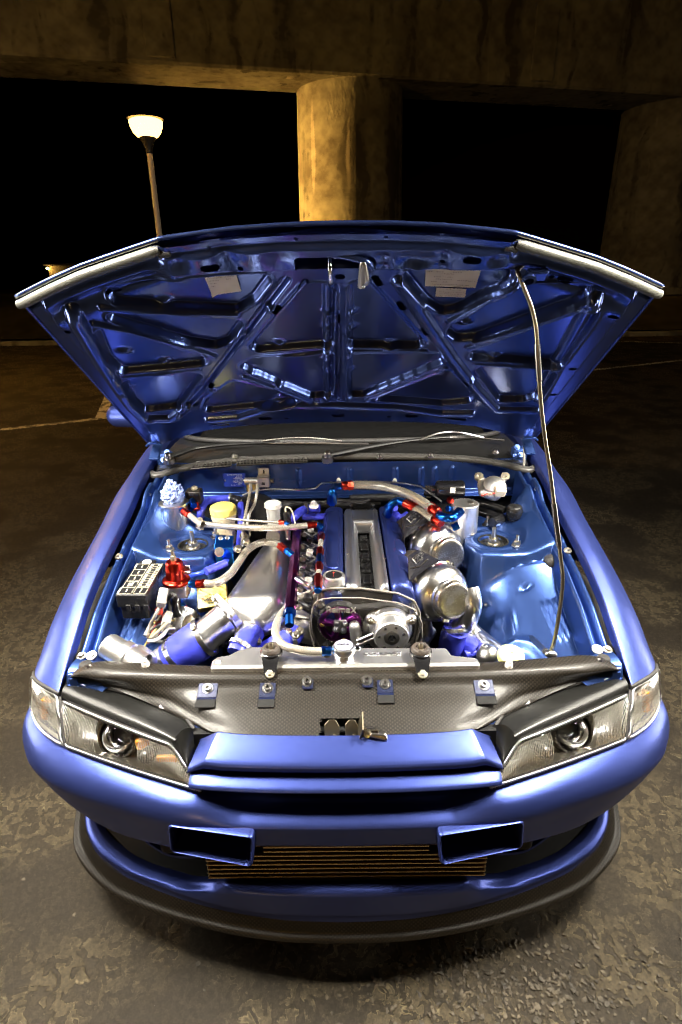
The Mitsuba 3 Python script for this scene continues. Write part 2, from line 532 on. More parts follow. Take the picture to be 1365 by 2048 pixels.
beam(k + '__crossbeam', -30, 40, -1.60, 0.25, BRIDGE, BRIDGE + 2.3)
beam(k + '__deck', -60, 70, -2.2, 9.0, BRIDGE + 2.31, BRIDGE + 3.3)
for q in (-24, -14.2, -5.2, 5.2, 14.6, 24):
    beam(k + '__pilaster', q - 0.35, q + 0.35, -1.66, -1.60, BRIDGE + 0.12, BRIDGE + 2.28, 0.02)

# sodium street lamps: a glowing bowl under a flat lid on a slim post


def street_lamp(x, y, h, label, power=1.0, lid=0.25):
    k = new('street_lamp')
    tag(k, label, 'street lamp')
    add(k + '__post', lathe([(0.062, 0), (0.062, 0.9), (0.045, 0.95), (0.040, h - 0.29), (0.0001, h - 0.285)], (x, y, 0), n=20), 'post_paint')
    add(k + '__collar', lathe([(0.042, h - 0.34), (0.050, h - 0.32), (0.050, h - 0.29), (0.080, h - 0.21), (0.115, h - 0.155), (0.0001, h - 0.148)], (x, y, 0), n=24), 'dark_metal')
    prof = [(0.110, h - 0.150), (0.140, h - 0.142), (0.186, h - 0.095), (0.218, h - 0.025), (0.230, h + 0.040), (0.20, h + 0.062), (0.0001, h + 0.07)]
    m = lathe(prof, (x, y, 0), n=32)
    add(k + '__bowl', m, 'white_plastic', emitter={'type': 'area', 'radiance': rgb(*(SODIUM * LAMP_POWER * power))})
    add(k + '__lid', lathe([(0.0001, h + 0.098), (0.15, h + 0.090), (lid, h + 0.072), (lid - .004, h + 0.064), (0.0001, h + 0.075)], (x, y, 0), n=32), 'dark_metal')
    return k


street_lamp(-2.66, 8.5, 3.60, 'lit orange street lamp with a glowing bowl on a slim post behind the car', 0.12)
street_lamp(-9.0, -38.0, 6.0, 'street lamp standing far behind the camera, outside the picture', 75.0)


def added_flood_light(c, aim, strength, label):
    """An added sodium floodlight on a post, its deep hood confining the light."""
    k = new('added_flood_light')
    tag(k, label, 'floodlight')
    c, aim = A(*c), A(*aim)
    z = unit(aim - c)
    F = frame(z, (0, 0, 1))
    P = lambda a, b, q: c + F @ A(a, b, q)
    add(k + '__lamp', grid(np.array([[P(-.15, -.15, 0), P(.15, -.15, 0)], [P(-.15, .15, 0), P(.15, .15, 0)]])), 'white_plastic', smooth=False, emitter={'type': 'area', 'radiance': rgb(*(SODIUM * strength))})
    add(k + '__housing', grid(np.array([[P(sx * .17 * f, sy * .17 * f, q) for sx, sy in ((-1, -1), (1, -1), (1, 1), (-1, 1))] for f, q in ((1.05, .85), (1, -.02), (.5, -.2))]), closed_u=True), 'dark_metal', smooth=False)
    add(k + '__post', tube([P(0, 0, -.15), P(0, 0, -.15) * A(1, 1, 0)], .06, smooth=False), 'dark_metal')


added_flood_light((-12.6, 16.0, 4.0), (0.1, 19.1, 4.0), 22000.0, 'added hooded floodlight that lights the bridge column, unseen outside the picture')  # added source; its deep hood keeps the light on the column
street_lamp(-8.0, 6.5, 3.66, 'added street lamp beside the parking lines, unseen outside the picture', 7.5)  # added lamp that brightens the near post and the ground beside it
SHED = (-19.2, 40.0)
k = 'brick_shed'
tag(k, 'far dark shed wall lit orange by a small lamp at its corner', 'shed')
add(k + '__wall', box((SHED[0] + 3, SHED[1] + 2, 1.5), (6, 4, 2.2), 0.03), 'concrete')
add(k + '__roof', box((SHED[0] + 3, SHED[1] + 2, 2.65), (6.4, 4.4, 0.12), 0.03), 'dark_metal')
add(k + '__lamp', lathe([(0.0001, -0.09), (0.08, -0.06), (0.1, 0), (0.08, 0.05), (0.0001, 0.07)], (SHED[0] + 0.12, SHED[1] - 0.28, 2.42), n=16), 'white_plastic', emitter={'type': 'area', 'radiance': rgb(*(SODIUM * 70))})
add(k + '__lamp_bracket', tube([(SHED[0] + 0.12, SHED[1] - 0.28, 2.52), (SHED[0] + 0.12, SHED[1] + 0.05, 2.56)], 0.02, smooth=False), 'dark_metal')

# main soft boxes on stands and added fill boxes, all outside the picture


def soft_box(c, aim, hw, hh, strength, label):
    k = new('soft_box')
    tag(k, label, 'studio light')
    c, aim = A(*c), A(*aim)
    z = unit(aim - c)
    F = frame(z, (0, 1, 0))
    P = lambda a, b, q: c + F @ A(a, b, q)
    fr = np.array([[P(-hw, -hh, 0), P(hw, -hh, 0)], [P(-hw, hh, 0), P(hw, hh, 0)]])
    add(k + '__diffuser', grid(fr), 'white_plastic', smooth=False, emitter={'type': 'area', 'radiance': rgb(*(A(*BOX_POWER) * strength))})
    hood = [[P(sx * hw * f, sy * hh * f, q) for sx, sy in ((-1, -1), (1, -1), (1, 1), (-1, 1))] for f, q in ((1.02, 0.03), (1.02, -0.01), (0.25, -0.32))]
    add(k + '__shell', grid(np.array(hood), closed_u=True), 'matt_black', smooth=False)
    add(k + '__lamp_head', place(lathe([(0.07, 0), (0.07, -0.2), (0.0001, -0.21)], n=20), P(0, 0, -0.28), z), 'matt_black')
    b = P(0, 0, -0.38)
    sx = math.copysign(max(2.4, abs(b[0])), b[0])
    add(k + '__boom', tube([b, A(sx, b[1], b[2] - .25)], 0.014, smooth=False), 'dark_metal')
    add(k + '__stand', cat_(tube([A(sx, b[1], b[2] - .25), A(sx, b[1], 0.35)], 0.016, smooth=False), *[tube([A(sx, b[1], 0.45), A(sx + 0.45 * math.cos(t), b[1] + 0.45 * math.sin(t), 0.015)], 0.012, smooth=False) for t in ((-0.9, 0.9, 0) if b[0] > 0 else (2.3, 4.0, 3.14))]), 'dark_metal')


soft_box(*SOFT_BOXES[0], 'soft box held above the nose on the fuse box side, outside the picture')
soft_box(*SOFT_BOXES[1], 'soft box held above the nose on the prop rod side, outside the picture')
soft_box(*SOFT_BOXES[2], 'added low fill soft box aimed up at the hood, fuse box side, outside the picture')
soft_box(*SOFT_BOXES[3], 'added low fill soft box aimed up at the hood, prop rod side, outside the picture')
soft_box(*SOFT_BOXES[4], 'added fill soft box beside the windshield on the fuse box side, outside the picture')
soft_box(*SOFT_BOXES[5], 'added fill soft box beside the windshield on the prop rod side, outside the picture')


# ---------------------------------------------------------------- the car: outer body
tag('car', 'blue coupe with its hood propped open over a polished turbo engine', 'car')
B = 'car__'


def both(row):
    """A row from the centre outwards continued to the other side."""
    r = np.asarray(row, float)
    l = r[::-1].copy()
    l[:, 0] *= -1
    return np.vstack([l[:-1], r]) if abs(r[0, 0]) < 1e-6 else np.vstack([l, r])


def shift(row, dy, dz, k=1.0):
    r = np.asarray(row, float).copy()
    r[:, 1] += dy
    r[:, 2] += dz
    r[:, 0] *= k
    return r


def without(m, cut):
    """The mesh without the faces whose middle lies where cut(x, y, z) is true."""
    c = np.array(m.vertices)[np.array(m.faces)].mean(1)
    return trimesh.Trimesh(m.vertices, np.array(m.faces)[~cut(c[:, 0], c[:, 1], c[:, 2])], process=False)


# bumper: upper band
R1 = [(0, .052, .540), (.185, .053, .541), (.225, .054, .543), (.32, .052, .571), (.50, .108, .575), (.66, .178, .575), (.76, .245, .575), (.815, .315, .580), (.842, .46, .585), (.846, .62, .590)]
R2 = [(0, .024, .534), (.185, .0255, .535), (.225, .0265, .5355), (.33, .026, .557), (.51, .080, .560), (.675, .155, .558), (.785, .235, .557), (.838, .320, .560), (.856, .47, .563), (.858, .62, .566)]
R3 = [(0, .002, .518), (.185, .004, .519), (.225, .0055, .5195), (.34, .012, .525), (.52, .062, .525), (.69, .135, .520), (.800, .225, .515), (.850, .322, .515), (.864, .47, .515), (.866, .62, .515)]
R4 = [(0, .007, .488), (.185, .0105, .487), (.225, .012, .485), (.34, .021, .480), (.52, .071, .475), (.685, .146, .465), (.792, .238, .455), (.842, .332, .450), (.857, .47, .450), (.860, .62, .450)]
R5 = [(0, .015, .452), (.185, .020, .449), (.225, .024, .428), (.34, .038, .414), (.498, .078, .404), (.648, .150, .398), (.764, .245, .395), (.824, .342, .395), (.842, .47, .400), (.846, .62, .400)]
up = surf([both(shift(R1, .05, -.012, .985)), both(shift(R1, .012, .001, .997)), both(R1), both(R2), both(R3), both(R4), both(R5), both(shift(R5, .010, -.010, .99)), both(shift(R5, .055, -.012, .97))], 150, 420)
bumper_upper = grid(up)
DUCT = {}
for sgn in (-1, 1):
    DUCT[sgn] = [A(sgn * p[0], p[1], p[2]) for p in ((0.1962,-0.012,0.521), (0.3838,0.02,0.5189), (0.3905,0.024,0.434), (0.2059,-0.008,0.4258))]


def in_duct(x, y, z):
    q = np.array(DUCT[1])[:, [0, 2]]
    g = sg.Polygon(q.mean(0) + (q - q.mean(0)) * .965).buffer(-.002)
    return shapely.contains_xy(g, np.abs(x), z) & (y < 0.10)


add(B + 'bumper', without(bumper_upper, in_duct), 'paint', smooth=50)
for sgn in (-1, 1):
    q = np.array(DUCT[sgn])
    c = q.mean(0)
    ring = lambda f, dy, dz=0.0: np.array([c + (p - c) * f + A(0, dy, dz) for p in q])

    def rounded_ring(pts, r=0.12, n=6):
        out = []
        for i in range(4):
            p, a, b = pts[i], pts[i - 1], pts[(i + 1) % 4]
            s = 0.012
            u, v = unit(a - p) * s, unit(b - p) * s
            for t in np.linspace(0, 1, n):
                out.append(p + u * (1 - t) ** 2 + v * t ** 2)
        return np.array(out)

    k = new(B + 'bumper__brake_duct')
    rings = [rounded_ring(ring(1.03, .022)), rounded_ring(ring(1.025, .004)), rounded_ring(ring(1.012, -.003)), rounded_ring(ring(.985, -.005)), rounded_ring(ring(.955, -.002)), rounded_ring(ring(.94, .006)), rounded_ring(ring(.90, .055)), rounded_ring(ring(.66, .11))]
    add(k, grid(np.array(rings), closed_u=True, flip=sgn < 0), 'paint', smooth=50, label='rectangular duct frame let into the bumper')
# bumper: lower band and the carbon splitter
LA = [(0, .010, .326), (.12, .011, .326), (.26, .017, .328), (.318, .050, .285), (.40, .082, .252), (.52, .122, .250), (.59, .162, .251), (.675, .238, .256), (.735, .37, .272), (.80, .53, .29)]
LA2 = [(0, -.005, .312), (.12, -.004, .312), (.25, .004, .312), (.332, .038, .270), (.425, .070, .249), (.54, .110, .247), (.602, .150, .248), (.685, .227, .253), (.745, .36, .268), (.805, .525, .287)]
LB = [(0, -.001, .243), (.12, .002, .243), (.239, .014, .243), (.367, .045, .240), (.478, .083, .240), (.561, .117, .240), (.618, .150, .241), (.695, .224, .246), (.75, .35, .26), (.805, .52, .28)]
LC = [(0, .004, .214), (.12, .008, .214), (.24, .022, .215), (.37, .050, .217), (.484, .087, .218), (.568, .121, .219), (.642, .168, .220), (.714, .252, .224), (.758, .36, .232), (.810, .52, .245)]
low = surf([both(shift(LA, .035, -.10)), both(shift(LA, .026, -.012)), both(LA), both(LA2), both(LB), both(shift(LB, .004, -.012)), both(LC)], 44, 200)
add(B + 'bumper__lower_band', grid(low), 'paint', smooth=55)
S3 = [(0, -.013, .166), (.12, -.010, .166), (.25, .005, .166), (.38, .033, .166), (.502, .069, .166), (.59, .104, .166), (.670, .155, .167), (.748, .235, .172), (.788, .35, .182), (.830, .52, .195)]
S2 = shift(S3, .002, .010)
S1 = np.array(LC) * .42 + np.array(S3) * .58 + [0, .004, -.004]
S4 = shift(S3, .010, -.011, .99)
S5 = shift(S3, .10, -.012, .93)
add(B + 'splitter', grid(surf([both(shift(LC, .012, .004)), both(LC), both(S1), both(S2), both(S3), both(S4), both(S5)], 40, 220)), 'carbon', smooth=60, label='carbon fibre splitter under the bumper')
# near-black sheets for the shade inside the side intakes, the vane across each, and the brake duct strip under the bumper edge
for sgn in (-1, 1):
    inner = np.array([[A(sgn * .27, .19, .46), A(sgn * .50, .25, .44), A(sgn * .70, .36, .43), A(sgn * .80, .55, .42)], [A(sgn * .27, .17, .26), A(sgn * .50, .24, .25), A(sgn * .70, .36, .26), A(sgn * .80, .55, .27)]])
    add(B + 'bumper__intake_shade', grid(inner), 'shade_black', smooth=False)
    add(B + 'bumper__intake_shade_floor', prism([(sgn * .29, .075), (sgn * .42, .105), (sgn * .56, .165), (sgn * .69, .27), (sgn * .76, .40), (sgn * .80, .56), (sgn * .28, .56)][::sgn], .004, (0, 0, .236)), 'shade_black')  # near-black sheet added so the open intake reads as shaded
    v1 = [A(sgn * .34, .060, .395), A(sgn * .45, .085, .385), A(sgn * .58, .135, .378), A(sgn * .70, .215, .375), A(sgn * .785, .34, .375)]
    P = surf([[p + A(-sgn * .003, .02, .015) for p in v1], v1, [p + A(-sgn * .004, .014, -.022) for p in v1], [p + A(-sgn * .02, .05, -.03) for p in v1]], 14, 40)
    add(B + 'bumper__intake_vane', grid(P, flip=sgn < 0), 'paint', smooth=60)
    P = surf([[A(sgn * .335, .075, .40), A(sgn * .335, .115, .41)], [A(sgn * .345, .07, .35), A(sgn * .33, .12, .35)], [A(sgn * .42, .085, .33), A(sgn * .35, .14, .30)], [A(sgn * .50, .12, .345), A(sgn * .40, .16, .30)]], 20, 8)
    add(B + 'bumper__intake_blade', thick(P, .005 * sgn), 'paint', smooth=50)

# intercooler behind the opening: tanks, tubes and fin rows
k = B + 'intercooler'
add(k, cat_(rbox((-.405, .125, .400), (.09, .075, .15), .02), rbox((.405, .125, .400), (.09, .075, .15), .02), box((0, .098, .400), (.72, .03, .15))), 'matt_black')
for i in range(9):
    z = .338 + i * .0138
    hw = .318 if z < .418 else .186
    add(k + '__tube', box((0, .056, z), (hw * 2, .060, .0042), .001), 'lit_cooler_metal')
    if i < 8:
        hw = .318 if z + .0138 < .418 else .186
        n = int(hw * 530)
        xs_ = np.linspace(-hw, hw, n)
        zz = np.where(np.arange(n) % 2 == 0, z + .0021, z + .0117)
        P = np.array([[A(x, .029, q), A(x, .080, q)] for x, q in zip(xs_, zz)])
        add(k + '__fin_row', grid(P), 'lit_cooler_metal', smooth=False)
add(B + 'radiator_core', box((0, .30, .44), (.62, .05, .52)), 'matt_black')
add(B + 'crash_beam', box((0, .15, .49), (1.0, .06, .05), .01), 'matt_black')

# nose panel and grille slat
def nose_row(y, z, dx=0.0, k=0.0):
    """One lengthwise line of the nose panel: nearly straight across, then a crisp corner down its end facet."""
    return both([(0, y, z), (.14, y + .002, z + .0005), (.25 + dx, y + .008, z + .001), (.283 + dx, y + .013, z + .0015), (.290 + dx, y + .0145, z + .0010), (.297 + dx, y + .016, z - .002), (.322 + dx, y + .019, z - .018 - k), (.332 + dx, y + .023, z - .025 - k)])


nose = surf([nose_row(.110, .668), nose_row(.106, .679, -.010), nose_row(.102, .6795, -.009), nose_row(.092, .6755, -.005), nose_row(.076, .6685, 0), nose_row(.060, .6605, .005), nose_row(.050, .6545, .009), nose_row(.046, .651, .010), nose_row(.0435, .6465, .011), nose_row(.0435, .639, .012, -.003), nose_row(.047, .634, .012, -.005), nose_row(.10, .642, .012, -.005)], 66, 140)
add(B + 'nose_panel', grid(nose), 'paint', smooth=45)
GA = [(0, .022, .610), (.14, .024, .610), (.296, .036, .608), (.338, .050, .602)]
slat = surf([both(shift(GA, .07, .018)), both(shift(GA, .02, .009)), both(GA), both(shift(GA, -.003, -.005)), both(shift(GA, .002, -.010)), both(shift(GA, .06, -.008))], 30, 90)
add(B + 'grille_slat', grid(slat), 'paint', smooth=50)
add(B + 'grille_backing', cat_(box((0, .145, .60), (.70, .02, .12)), box((0, .12, .545), (.66, .06, .01))), 'shade_black')  # near-black sheets, the shade behind the grille put in as colour

# fenders
fy = [.318, .394, .49, .62, .73, .90, 1.045, 1.16, 1.45, 1.85]
fz = [.712, .746, .795, .840, .868, .909, .950, .972, .995, 1.005]
fx = [.703, .705, .706, .707, .708, .710, .712, .716, .735, .745]


CLP = np.array([(.706, .262, .664), (.742, .280, .668), (.778, .304, .668), (.802, .330, .664), (.815, .352, .660)])
CLX = np.array([0, .3, .6, .85, 1.0])


def fender_rows():
    rows = []
    prof = [(-.003, -.030, 0), (0, -.006, 0), (.004, 0, 0), (.030, -.002, 0), (.068, -.020, 0), (.104, -.058, 0), (.128, -.115, 0), (.140, -.20, 0), (.138, -.29, 0)]
    for i, (dx, dz, _) in enumerate(prof):
        r = []
        for j, (y, z, x) in enumerate(zip(fy, fz, fx)):
            w = 1.0
            xo = x + dx * (0.93 if j == 0 else 1.0)
            if j == 0:      # the front edge follows the top of the corner lamp
                q = np.clip(dx / .14, 0, 1)
                xo = np.interp(q, CLX, CLP[:, 0]) - .001
                yy = np.interp(q, CLX, CLP[:, 1]) + .004
                zz = np.interp(q, CLX, CLP[:, 2]) + .011 + min(0, dz + .115)
            else:
                yy, zz = y, z + dz
            if j >= 7:
                xo = x + dx * .93
            r.append(A(xo, yy, zz))
        rows.append(r)
    return rows


fend = surf(fender_rows(), 46, 90)
fm = grid(fend, flip=True)


def wheel_cut(x, y, z):
    return ((y - .86) ** 2 + (z - .315) ** 2 < .352 ** 2)


fm = without(fm, wheel_cut)
add(B + 'fender', fm, 'paint', smooth=60)
add(B + 'fender', mirror(fm), 'paint', smooth=60)
low_f = surf([[A(x + .138, y, z - .29) for x, y, z in zip(fx[3:], fy[3:], fz[3:])], [A(x + .125, y, .40) for x, y, z in zip(fx[3:], fy[3:], fz[3:])], [A(x + .10, y, .22) for x, y, z in zip(fx[3:], fy[3:], fz[3:])]], 20, 60)
for m in (1, -1):
    lm = without(grid(low_f, flip=True), wheel_cut)
    add(B + 'fender_skirt', lm if m > 0 else mirror(lm), 'paint', smooth=60)

# wheels under the arches
for sx in (-1, 1):
    for wy in (.86, 3.475):
        k = new(B + 'wheel')
        o, ax = A(sx * .76, wy, .315), A(sx, 0, 0)
        add(k + '__tyre', lathe([(.20, -.105), (.29, -.11), (.312, -.095), (.316, 0), (.312, .095), (.29, .11), (.22, .105)], o, ax, n=48), 'rubber')
        add(k + '__rim', cat_(lathe([(.225, -.09), (.215, .02), (.222, .10), (.205, .098), (.195, .03), (.05, .02), (.045, .06), (.0001, .062)], o, ax, n=40), *[place(box((.12, 0, .055), (.17, .035, .025), .006), o, ax, A(0, math.cos(t), math.sin(t))) for t in np.arange(5) * 2 * math.pi / 5]), 'dark_steel')

# lower front structure that closes the bay from below
add(B + 'undertray', box((0, .98, .17), (1.16, 1.3, .012)), 'matt_black')
add(B + 'front_crossmember', cat_(box((0, .36, .30), (1.20, .06, .10), .01), box((0, .40, .52), (1.16, .02, .06), .006)), 'matt_black')

# cabin: doors, pillars, roof, glass, rear
WS_B = [(0, 1.43, .985), (.30, 1.445, .983), (.55, 1.50, .978), (.66, 1.56, .975), (.70, 1.62, .975)]
WS_T = [(0, 2.12, 1.300), (.28, 2.125, 1.296), (.46, 2.14, 1.285), (.55, 2.16, 1.272), (.575, 2.19, 1.26)]
ws = surf([both(WS_B), both([(a[0] * .5 + b[0] * .5, a[1] * .5 + b[1] * .5 - .02, a[2] * .5 + b[2] * .5 + .012) for a, b in zip(WS_B, WS_T)]), both(WS_T)], 24, 60)
add(B + 'windshield', grid(ws), 'window_glass', smooth=60)
for r_, key in ((WS_B, 'windshield_trim'), (WS_T, 'windshield_trim')):
    add(B + key, tube(both(r_), .011, n=8), 'rubber', smooth=60)
rf = surf([both(WS_T), both([(0, 2.5, 1.345), (.27, 2.5, 1.34), (.45, 2.5, 1.325), (.55, 2.5, 1.30), (.58, 2.5, 1.27)]), both([(0, 3.0, 1.32), (.27, 3.0, 1.315), (.44, 3.0, 1.30), (.53, 3.0, 1.28), (.57, 3.0, 1.25)])], 20, 50)
add(B + 'roof', grid(rf), 'paint', smooth=60)
rw = surf([both([(0, 3.0, 1.32), (.27, 3.0, 1.315), (.44, 3.0, 1.30), (.53, 3.0, 1.28), (.57, 3.0, 1.25)]), both([(0, 3.55, 1.06), (.27, 3.55, 1.06), (.44, 3.54, 1.055), (.57, 3.52, 1.05), (.64, 3.50, 1.045)])], 10, 40)
add(B + 'rear_window', grid(rw), 'window_glass', smooth=60)
tl = surf([both([(0, 3.55, 1.06), (.44, 3.54, 1.055), (.64, 3.50, 1.045), (.74, 3.48, .98)]), both([(0, 4.2, 1.06), (.44, 4.2, 1.055), (.66, 4.18, 1.04), (.76, 4.15, .96)]), both([(0, 4.45, 1.02), (.44, 4.44, 1.015), (.66, 4.40, 1.0), (.76, 4.36, .93)]), both([(0, 4.50, .70), (.44, 4.49, .70), (.68, 4.44, .70), (.79, 4.38, .69)]), both([(0, 4.46, .32), (.44, 4.45, .32), (.68, 4.40, .32), (.79, 4.34, .32)])], 40, 50)
add(B + 'rear_body', grid(tl), 'paint', smooth=60)
for sx in (-1, 1):
    ds = surf([[A(sx * .735, 1.60, .985), A(sx * .742, 2.3, .985), A(sx * .740, 3.0, .985), A(sx * .70, 3.5, 1.0), A(sx * .74, 4.2, .96)], [A(sx * .845, 1.60, .80), A(sx * .848, 2.3, .80), A(sx * .848, 3.0, .80), A(sx * .845, 3.5, .80), A(sx * .79, 4.38, .75)], [A(sx * .845, 1.60, .55), A(sx * .848, 2.3, .55), A(sx * .848, 3.0, .55), A(sx * .845, 3.5, .55), A(sx * .79, 4.38, .55)], [A(sx * .815, 1.60, .25), A(sx * .815, 2.3, .25), A(sx * .815, 3.0, .25), A(sx * .815, 3.5, .25), A(sx * .78, 4.34, .30)]], 30, 60)
    dm = without(grid(ds, flip=sx > 0), lambda x, y, z: (y - 3.475) ** 2 + (z - .315) ** 2 < .345 ** 2)
    add(B + 'side_panel', dm, 'paint', smooth=60)
    sg_ = surf([[A(sx * .575, 2.19, 1.26), A(sx * .58, 2.5, 1.27), A(sx * .57, 3.0, 1.25), A(sx * .64, 3.45, 1.06)], [A(sx * .725, 1.75, 1.0), A(sx * .735, 2.3, .99), A(sx * .735, 3.0, .99), A(sx * .70, 3.45, 1.0)]], 6, 20)
    add(B + 'side_window', grid(sg_), 'window_glass')
    add(B + 'windshield_pillar', tube([A(sx * .715, 1.60, .98), A(sx * .655, 1.88, 1.13), A(sx * .58, 2.18, 1.268)], .028, n=10), 'paint', smooth=60)
    k = new(B + 'door_mirror')
    xo = (.90, 1.005) if sx < 0 else (.845, .875)      # the one on the +x side is folded in
    add(k + '__housing', hull([(sx * xo[0], 1.66, 1.055, .055), (sx * xo[1], 1.68, 1.050, .05), (sx * xo[0], 1.74, 1.055, .05), (sx * xo[1], 1.74, 1.045, .045)], 3), 'paint', smooth=60)
    add(k + '__foot', hull([(sx * .74, 1.70, .99, .02), (sx * .86, 1.70, 1.02, .02)]), 'paint', smooth=60)
add(B + 'cabin_floor', box((0, 2.6, .42), (1.45, 2.3, .04)), 'matt_black')
add(B + 'dashboard', cat_(rbox((0, 1.90, .90), (1.32, .50, .16), .06), rbox((.36, 1.97, .98), (.40, .22, .10), .04)), 'cabin_dark', smooth=60)
for sx in (-1, 1):
    add(B + 'seat', cat_(rbox((sx * .36, 2.75, .93), (.50, .16, .62), .07), rbox((sx * .36, 2.74, 1.25), (.24, .12, .14), .05)), 'cabin_dark', smooth=60)
add(B + 'rear_view_mirror', rbox((0, 2.03, 1.20), (.22, .03, .06), .014), 'gloss_black', smooth=60)


# ---------------------------------------------------------------- headlamps (built for the +x side, mirrored for the other)
def lens_sheet(b0, b1, t0, t1, bulge, m=14, n=60, flute=0.0, pitch=.0062):
    """A bowed sheet between a bottom edge b0-b1 and a top edge t0-t1 with fine upright flutes."""
    b0, b1, t0, t1 = A(*b0), A(*b1), A(*t0), A(*t1)
    N = unit(np.cross(b1 - b0, t0 - b0))
    s, t = np.meshgrid(np.linspace(0, 1, n), np.linspace(0, 1, m))
    P = (1 - t)[..., None] * (b0 + (b1 - b0) * s[..., None]) + t[..., None] * (t0 + (t1 - t0) * s[..., None])
    P = P + N * (bulge * 4 * t * (1 - t) * np.minimum(1, np.minimum(s, 1 - s) * 5) + bulge * .6 * 4 * s * (1 - s))[..., None]
    if flute:
        P = P + N * (flute * np.abs(np.sin(np.pi * s * np.linalg.norm(b1 - b0) / pitch)))[..., None]
    return P, N


def headlamp(side):
    k = new(B + 'headlamp')
    fl = (lambda m: m) if side > 0 else mirror

    def put(name, m, material, smooth=45, **kw):
        add(k + '__' + name, fl(m), material, smooth, **kw)

    b0, b1, t0, t1 = A(.312, .047, .586), A(.666, .180, .586), A(.388, .112, .652), A(.697, .258, .654)
    P, N = lens_sheet(b0, b1, t0, t1, .012, 16, 200)
    put('lens', thick(P, -.0025), 'clear_glass', 60)
    # rim of the glass
    rim = np.vstack([P[0], P[1:, -1], P[-1, -2::-1], P[-2:0:-1, 0]])
    rim = curve(np.vstack([rim[::6], rim[:1]]), 120)
    put('lens_rim', tube(rim, .0032, n=8, smooth=False, cap=False), 'polished', 60)
    put('lens_seal', tube(rim + A(0, .004, -.004), .0065, n=8, smooth=False, cap=False), 'rubber', 60)
    # reflector bowl: fluted bright strips behind the glass
    C0 = P.mean((0, 1))
    back = -N if N[1] < 0 else N
    Q = np.array(P)
    s, t = np.meshgrid(np.linspace(-1, 1, P.shape[1]), np.linspace(-1, 1, P.shape[0]))
    depth = .012 + .058 * np.sqrt(np.clip((1 - s ** 4) * (1 - t ** 4), 0, 1))
    flute = .0022 * np.abs(np.sin(np.pi * np.linspace(0, 1, P.shape[1]) * .38 / .0072))[None, :]
    Q = P + back * (depth + flute)[..., None]
    put('reflector', grid(Q), 'lamp_silver', 70)
    # fine upright flutes of the lens, with clear gaps in front of the projector
    def edge_at(p, q, x):
        return p + (q - p) * ((x - p[0]) / (q[0] - p[0]))

    rods = []
    for x in np.arange(.330, .690, .0044):
        if .470 < x < .585:
            continue
        lo = edge_at(b0, b1, x) if x < b1[0] else edge_at(b1, t1, x)
        hi_ = edge_at(t0, t1, x) if x > t0[0] else edge_at(b0, t0, x)
        t_ = np.linspace(.03, .97, 7)[:, None]
        pts = lo + (hi_ - lo) * t_ + N * (.012 * 4 * t_ * (1 - t_) + .003) + back * .006
        rods.append(tube(pts, .0008, n=5, smooth=False))
    put('lens_flutes', cat_(*rods), 'clear_rods', 60, kind='stuff')
    # projector
    at = lambda u, v, d: (lambda i, j: P[j, i] + back * d)(int(u * (P.shape[1] - 1)), int(v * (P.shape[0] - 1)))
    o = at(.59, .54, .054)
    ax = unit(-back + A(-.05, -.25, 0))
    put('projector_shroud', lathe([(1.14 * a_, b_) for a_, b_ in [(.050, -.03), (.047, .012), (.043, .020), (.039, .019), (.037, .0), (.036, -.03)]], o, ax, n=40), 'dark_steel')
    put('projector_lens', lathe([(1.14 * a_, b_) for a_, b_ in [(.0001, .040), (.012, .0385), (.022, .034), (.029, .026), (.034, .014), (.036, .002), (.036, -.004)]], o, ax, n=40), 'lens_glass', 70)
    put('projector_back', lathe([(1.14 * a_, b_) for a_, b_ in [(.036, -.002), (.030, -.02), (.0001, -.045)]], o, ax, n=32), 'black_chrome', 70)
    o = at(.34, .42, .042)
    put('bulb', cat_(lathe([(.0001, .022), (.006, .019), (.007, .0), (.006, -.01)], o, ax, n=16), lathe([(.012, -.008), (.011, -.03), (.0001, -.03)], o, ax, n=16)), 'steel')
    put('bulb_shade', lathe([(.0001, .030), (.012, .028), (.017, .018), (.018, .004)], o, ax, n=24), 'dark_steel', 60)
    if side < 0:
        put('amber_reflector', cat_(rbox(at(.18, .52, .03), (.05, .012, .016), .005), rbox(at(.36, .66, .036), (.03, .014, .030), .006)), 'amber')
    # black cover over the lamp
    top = [A(.386, .114, .656), A(.46, .150, .657), A(.56, .196, .658), A(.64, .233, .659), A(.698, .262, .660)]
    mid = [A(.366, .128, .664), A(.45, .182, .668), A(.55, .226, .671), A(.635, .262, .674), A(.700, .288, .677)]
    rear = [A(.342, .142, .660), A(.408, .208, .664), A(.510, .250, .667), A(.624, .288, .672), A(.703, .314, .677)]
    cover = surf([[p + A(.0, .022, -.004) for p in top], top, [(a + b) / 2 + A(0, -.006, .004) for a, b in zip(top, mid)], mid, rear, [p + A(0, .006, -.006) for p in rear]], 30, 50)
    put('cover', grid(cover), 'lamp_cover', 50)
    strip = curve([p + A(0, .004, .004) for p in rear], 40)
    put('cover_strip', tube(strip, .0045, n=8, smooth=False), 'rubber', 60)
    for q in (.30, .88):
        p = strip[int(q * 39)]
        put('spring_clip', rbox(p + A(0, -.004, .002), (.026, .022, .007), .002, A(-.05, -.35, 1), A(1, .42, 0)), 'steel')
    inner = surf([[A(.386, .114, .656), A(.362, .128, .680), A(.340, .135, .676)], [A(.350, .080, .620), A(.348, .095, .63), A(.338, .12, .63)], [A(.314, .046, .584), A(.314, .065, .585), A(.318, .10, .585)]], 20, 8)
    put('inner_side', grid(inner), 'lamp_cover', 50)
    put('body', hull([(.40, .22, .625, .03), (.68, .34, .625, .03), (.42, .20, .60, .02), (.68, .32, .60, .02)]), 'matt_black', 50)

    # corner lamp
    k2 = new(B + 'corner_lamp')
